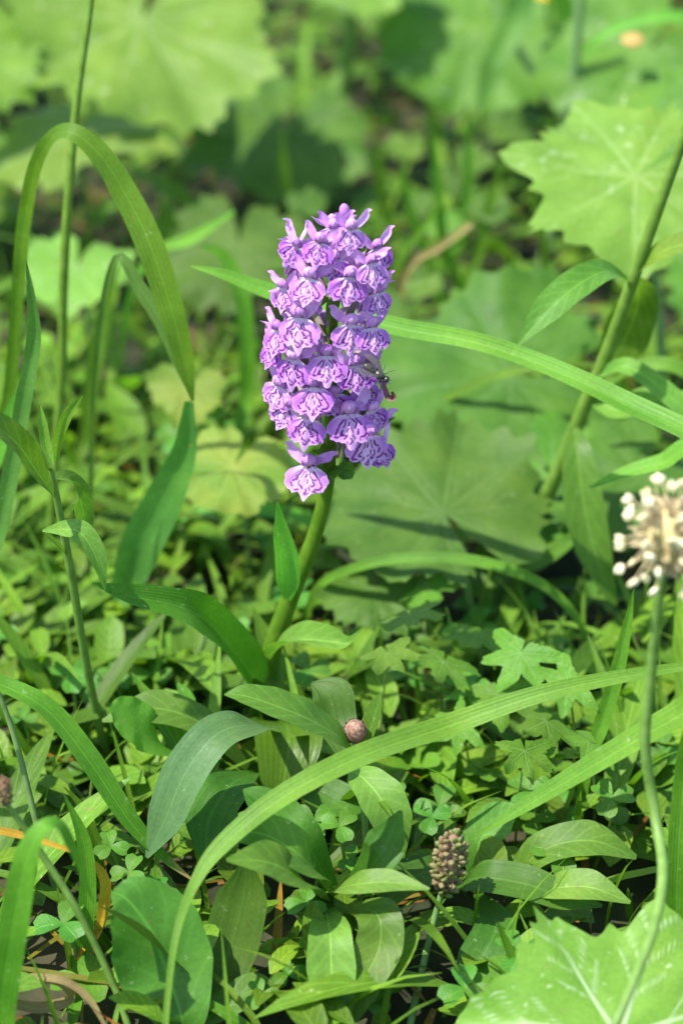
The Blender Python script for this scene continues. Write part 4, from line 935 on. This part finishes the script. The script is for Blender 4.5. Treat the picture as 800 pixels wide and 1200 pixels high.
HC = [((336, 1140), -.118, 24, 'clover between the oval leaf and the lance leaves'), ((306, 1166), -.128, 22, 'pale clover low beside the ribbed dark leaf'),
      ((130, 992), -.086, 22, 'round clover leaf just above the broad oval leaf'), ((152, 1022), -.094, 24, 'clover leaf touching the tip of the brown tipped blade'),
      ((368, 962), -.082, 26, 'clover under the long arching grass blade'), ((398, 968), -.086, 24, 'clover close to the hanging pale leaf of the budding plant'),
      ((716, 936), -.06, 28, 'clover below the broad pale grass blade'), ((532, 1172), -.126, 20, 'small clover beside the stalk of the tan and green seed head'),
      ((205, 512), .13, 26, 'clover beside the yellowing blotched leaf'), ((240, 488), .14, 24, 'clover just past the drooping grass tip'),
      ((84, 792), .0, 26, 'clover behind the slender leafy stem'), ((136, 794), .005, 22, 'clover right of the slender leafy stem'),
      ((362, 785), .0, 26, 'dark clover close behind the rolled orchid leaf'), ((515, 945), -.05, 30, 'broad clover behind the tan and green seed head')]
for k, (c, y, s_, lab) in enumerate(HC):
    p = P(*c, y); clover(p, s_ * mpp(p) * 1.0, lab, None, (rng.normal(0, .15), -.35, 1), rng.uniform(0, 6))
nC = 0
while nC < 70:
    px_, py_ = rng.uniform(-20, 820), rng.uniform(430, 1230)
    g0 = G(px_, py_); h = rng.uniform(.008, .024); p = np.array([g0[0], g0[1], h])
    if np.hypot(p[0] + .003, p[1]) < .015: continue
    clover(p, rng.uniform(.005, .0085), 'small three leaved clover among the low undergrowth', 'clovers in the undergrowth', (rng.normal(0, .25), -.25 + rng.normal(0, .2), 1), rng.uniform(0, 6)); nC += 1

# ================================================================== UNDERGROWTH MASS (nobody could count it)
def tints(n, r, lo=.62, hi=1.25, yellow=.25):
    v = r.uniform(lo, hi, n); y = r.uniform(0, yellow, n)
    return np.stack([v * (1 + y), v * (1 + y * .35), v * (1 - y * .5)], -1)

def mass(name, root, heading, length, width, lift, droop, tint, mat, label, cat, seg=6, across=2, prof=None, fold=.3):
    """many blades or leaves in one mesh. lift: start elevation (rad), droop: how far it bends over"""
    n = len(root); s = np.linspace(0, 1, seg)
    el = lift[:, None] - droop[:, None] * s[None, :]
    hx = np.cos(el); hz = np.sin(el); st = length[:, None] / (seg - 1)
    hor = np.concatenate([np.zeros((n, 1)), np.cumsum(hx[:, :-1] * st, 1)], 1); ver = np.concatenate([np.zeros((n, 1)), np.cumsum(hz[:, :-1] * st, 1)], 1)
    H = np.stack([np.cos(heading), np.sin(heading), 0 * heading], -1); S = np.stack([-np.sin(heading), np.cos(heading), 0 * heading], -1)
    pts = root[:, None] + H[:, None] * hor[:, :, None] + np.array([0, 0, 1.0]) * ver[:, :, None]
    pts[:, :, 2] = np.maximum(pts[:, :, 2], -.004 + .004 * s[None, :])
    Nn = -H[:, None] * hz[:, :, None] + np.array([0, 0, 1.0]) * hx[:, :, None]
    p_ = np.interp(s, *prof) if prof else np.interp(s, [0, .25, .7, 1], [.7, 1, .75, .04])
    u = np.linspace(-1, 1, across + 1); w = width[:, None] * p_[None, :] * .5
    V = pts[:, :, None] + S[:, None, None] * (u[None, None, :, None] * w[:, :, None, None]) + Nn[:, :, None] * (fold * np.abs(u)[None, None, :, None] * w[:, :, None, None])
    nvp = seg * (across + 1); f = grid_faces(seg, across + 1)
    F = (f[None] + (np.arange(n) * nvp)[:, None, None]).reshape(-1, 4)
    UV = np.stack(np.broadcast_arrays(u[None, None, :] * .5 + .5, s[None, :, None] + 0 * root[:, :1, None]), -1).reshape(-1, 2)
    me = make_mesh(name, V.reshape(-1, 3), F, UV, {'tint': np.repeat(tint, nvp, 0)})
    o = obj(name, me, M[mat]); return tag(o, label, cat, kind='stuff')

def scatter(n, r, box):
    return np.stack([r.uniform(box[0], box[1], n), r.uniform(box[2], box[3], n), np.full(n, -.004)], -1)

rf = np.random.default_rng(21)
def thin(root, soft=.3, front=1.0):
    """fewer small plants where the broad leaves shade the soil (right behind the orchid and under the far leaves)"""
    x, y = root[:, 0], root[:, 1]
    k = np.ones(len(root))
    k[(y > .04) & (x > .02)] = soft; k[(y > .24)] = soft; k[y < -.05] = front
    k[np.hypot(x + .003, y) < .009] = 0
    return root[rf.random(len(root)) < k]
CORE = (-.24, .30, -.24, .70); WIDE = (-1.3, 1.4, -.65, 2.2)
def keep_off(root, head, length):
    """nothing grows through the orchid's stem"""
    d = np.hypot(root[:, 0] + .003, root[:, 1]); return d > .008
# fine grass
root = thin(scatter(3600, rf, CORE), .35, .6); n = len(root)
# shorter near the camera so that the low plants show
far = np.clip((root[:, 1] + .1) / .5, 0, 1)
L_ = rf.uniform(.022, .055, n) * (1 + .3 * far)
mass('grass', root, rf.uniform(0, 6.283, n), L_, rf.uniform(.0009, .0026, n), rf.uniform(.7, 1.45, n), rf.uniform(.1, 1.5, n), tints(n, rf), 'fill_grass', 'fine short grass in the undergrowth', 'grass')
root = thin(scatter(700, rf, CORE), .4, .12); n = len(root); far = np.clip((root[:, 1] + .1) / .5, 0, 1)
mass('grass', root, rf.uniform(0, 6.283, n), rf.uniform(.04, .08, n) * (1 + .2 * far), rf.uniform(.003, .0058, n), rf.uniform(.7, 1.4, n), rf.uniform(.3, 1.8, n), tints(n, rf, .7, 1.3), 'fill_grass', 'broader loose grass in the undergrowth', 'grass', seg=9, across=2)
# dead litter on the soil
root = scatter(900, rf, CORE); n = len(root); root[:, 2] = rf.uniform(0, .008, n)
tl = np.stack([rf.uniform(2.2, 4.2, n), rf.uniform(.7, 1.2, n), rf.uniform(1.2, 2.6, n)], -1)
mass('leaf_litter', root, rf.uniform(0, 6.283, n), rf.uniform(.012, .045, n), rf.uniform(.001, .003, n), rf.uniform(-.1, .3, n), rf.uniform(-.2, .4, n), tl * .6, 'fill_grass', 'dead straw and brown scraps on the soil', 'litter')
# small leaves
root = thin(scatter(5200, rf, CORE), .22, .38); n = len(root); root[:, 2] = rf.uniform(0, .018, n)
mass('small_leaves', root, rf.uniform(0, 6.283, n), rf.uniform(.010, .024, n), rf.uniform(.006, .013, n), rf.uniform(-.1, .9, n), rf.uniform(.1, 1.1, n), tints(n, rf, .55, 1.3, .35), 'fill_leaf', 'small green leaves of the undergrowth', 'ground cover', seg=6, across=2, prof=([0, .15, .5, .8, 1], [.12, .7, 1, .7, .05]))
root = thin(scatter(800, rf, CORE), .3, .35); n = len(root); root[:, 2] = rf.uniform(0, .012, n)
mass('lance_leaves', root, rf.uniform(0, 6.283, n), rf.uniform(.03, .07, n), rf.uniform(.007, .014, n), rf.uniform(.1, 1.1, n), rf.uniform(.2, 1.4, n), tints(n, rf, .5, 1.15, .2), 'fill_leaf', 'low lance leaves of the undergrowth', 'ground cover', seg=8, across=4, prof=([0, .2, .5, .8, 1], [.2, .7, 1, .65, .03]))
# clover carpet between the single ones: three leaflets at each stalk top
root = thin(scatter(700, rf, CORE), .3, .5); nc = len(root); root[:, 2] = rf.uniform(.004, .018, nc); a0 = rf.uniform(0, 6.283, nc); sz = rf.uniform(.006, .010, nc); tt = tints(nc, rf, .6, 1.15, .2)
root3 = np.repeat(root, 3, 0); a3 = np.repeat(a0, 3) + np.tile([0, 2.094, 4.189], nc); s3 = np.repeat(sz, 3)
mass('clover_carpet', root3, a3, s3, s3 * .95, rf.uniform(-.1, .45, nc * 3), np.full(nc * 3, .3), np.repeat(tt, 3, 0), 'fill_clover', 'carpet of clover leaflets low in the undergrowth', 'ground cover', seg=5, across=2, prof=([0, .2, .55, .85, 1], [.15, .6, 1, .9, .4]))
# the meadow round about, coarser
def ring(n):
    q = scatter(n, rf, WIDE); ins = (q[:, 0] > CORE[0]) & (q[:, 0] < CORE[1]) & (q[:, 1] > CORE[2]) & (q[:, 1] < CORE[3])
    nearcam = (np.hypot(q[:, 0] - CAM[0], q[:, 1] - CAM[1]) < .28)
    return q[~ins & ~nearcam]
root = ring(9000); n = len(root)
mass('grass', root, rf.uniform(0, 6.283, n), rf.uniform(.04, .12, n), rf.uniform(.002, .006, n), rf.uniform(.7, 1.45, n), rf.uniform(.2, 1.6, n), tints(n, rf), 'fill_grass', 'meadow grass round about', 'grass')
root = ring(9000); n = len(root); root[:, 2] = rf.uniform(0, .03, n)
mass('small_leaves', root, rf.uniform(0, 6.283, n), rf.uniform(.02, .05, n), rf.uniform(.014, .03, n), rf.uniform(-.1, .9, n), rf.uniform(.1, 1.1, n), tints(n, rf, .55, 1.25, .3), 'fill_leaf', 'leafy meadow plants round about', 'ground cover', seg=6, across=2, prof=([0, .15, .5, .8, 1], [.12, .7, 1, .7, .05]))
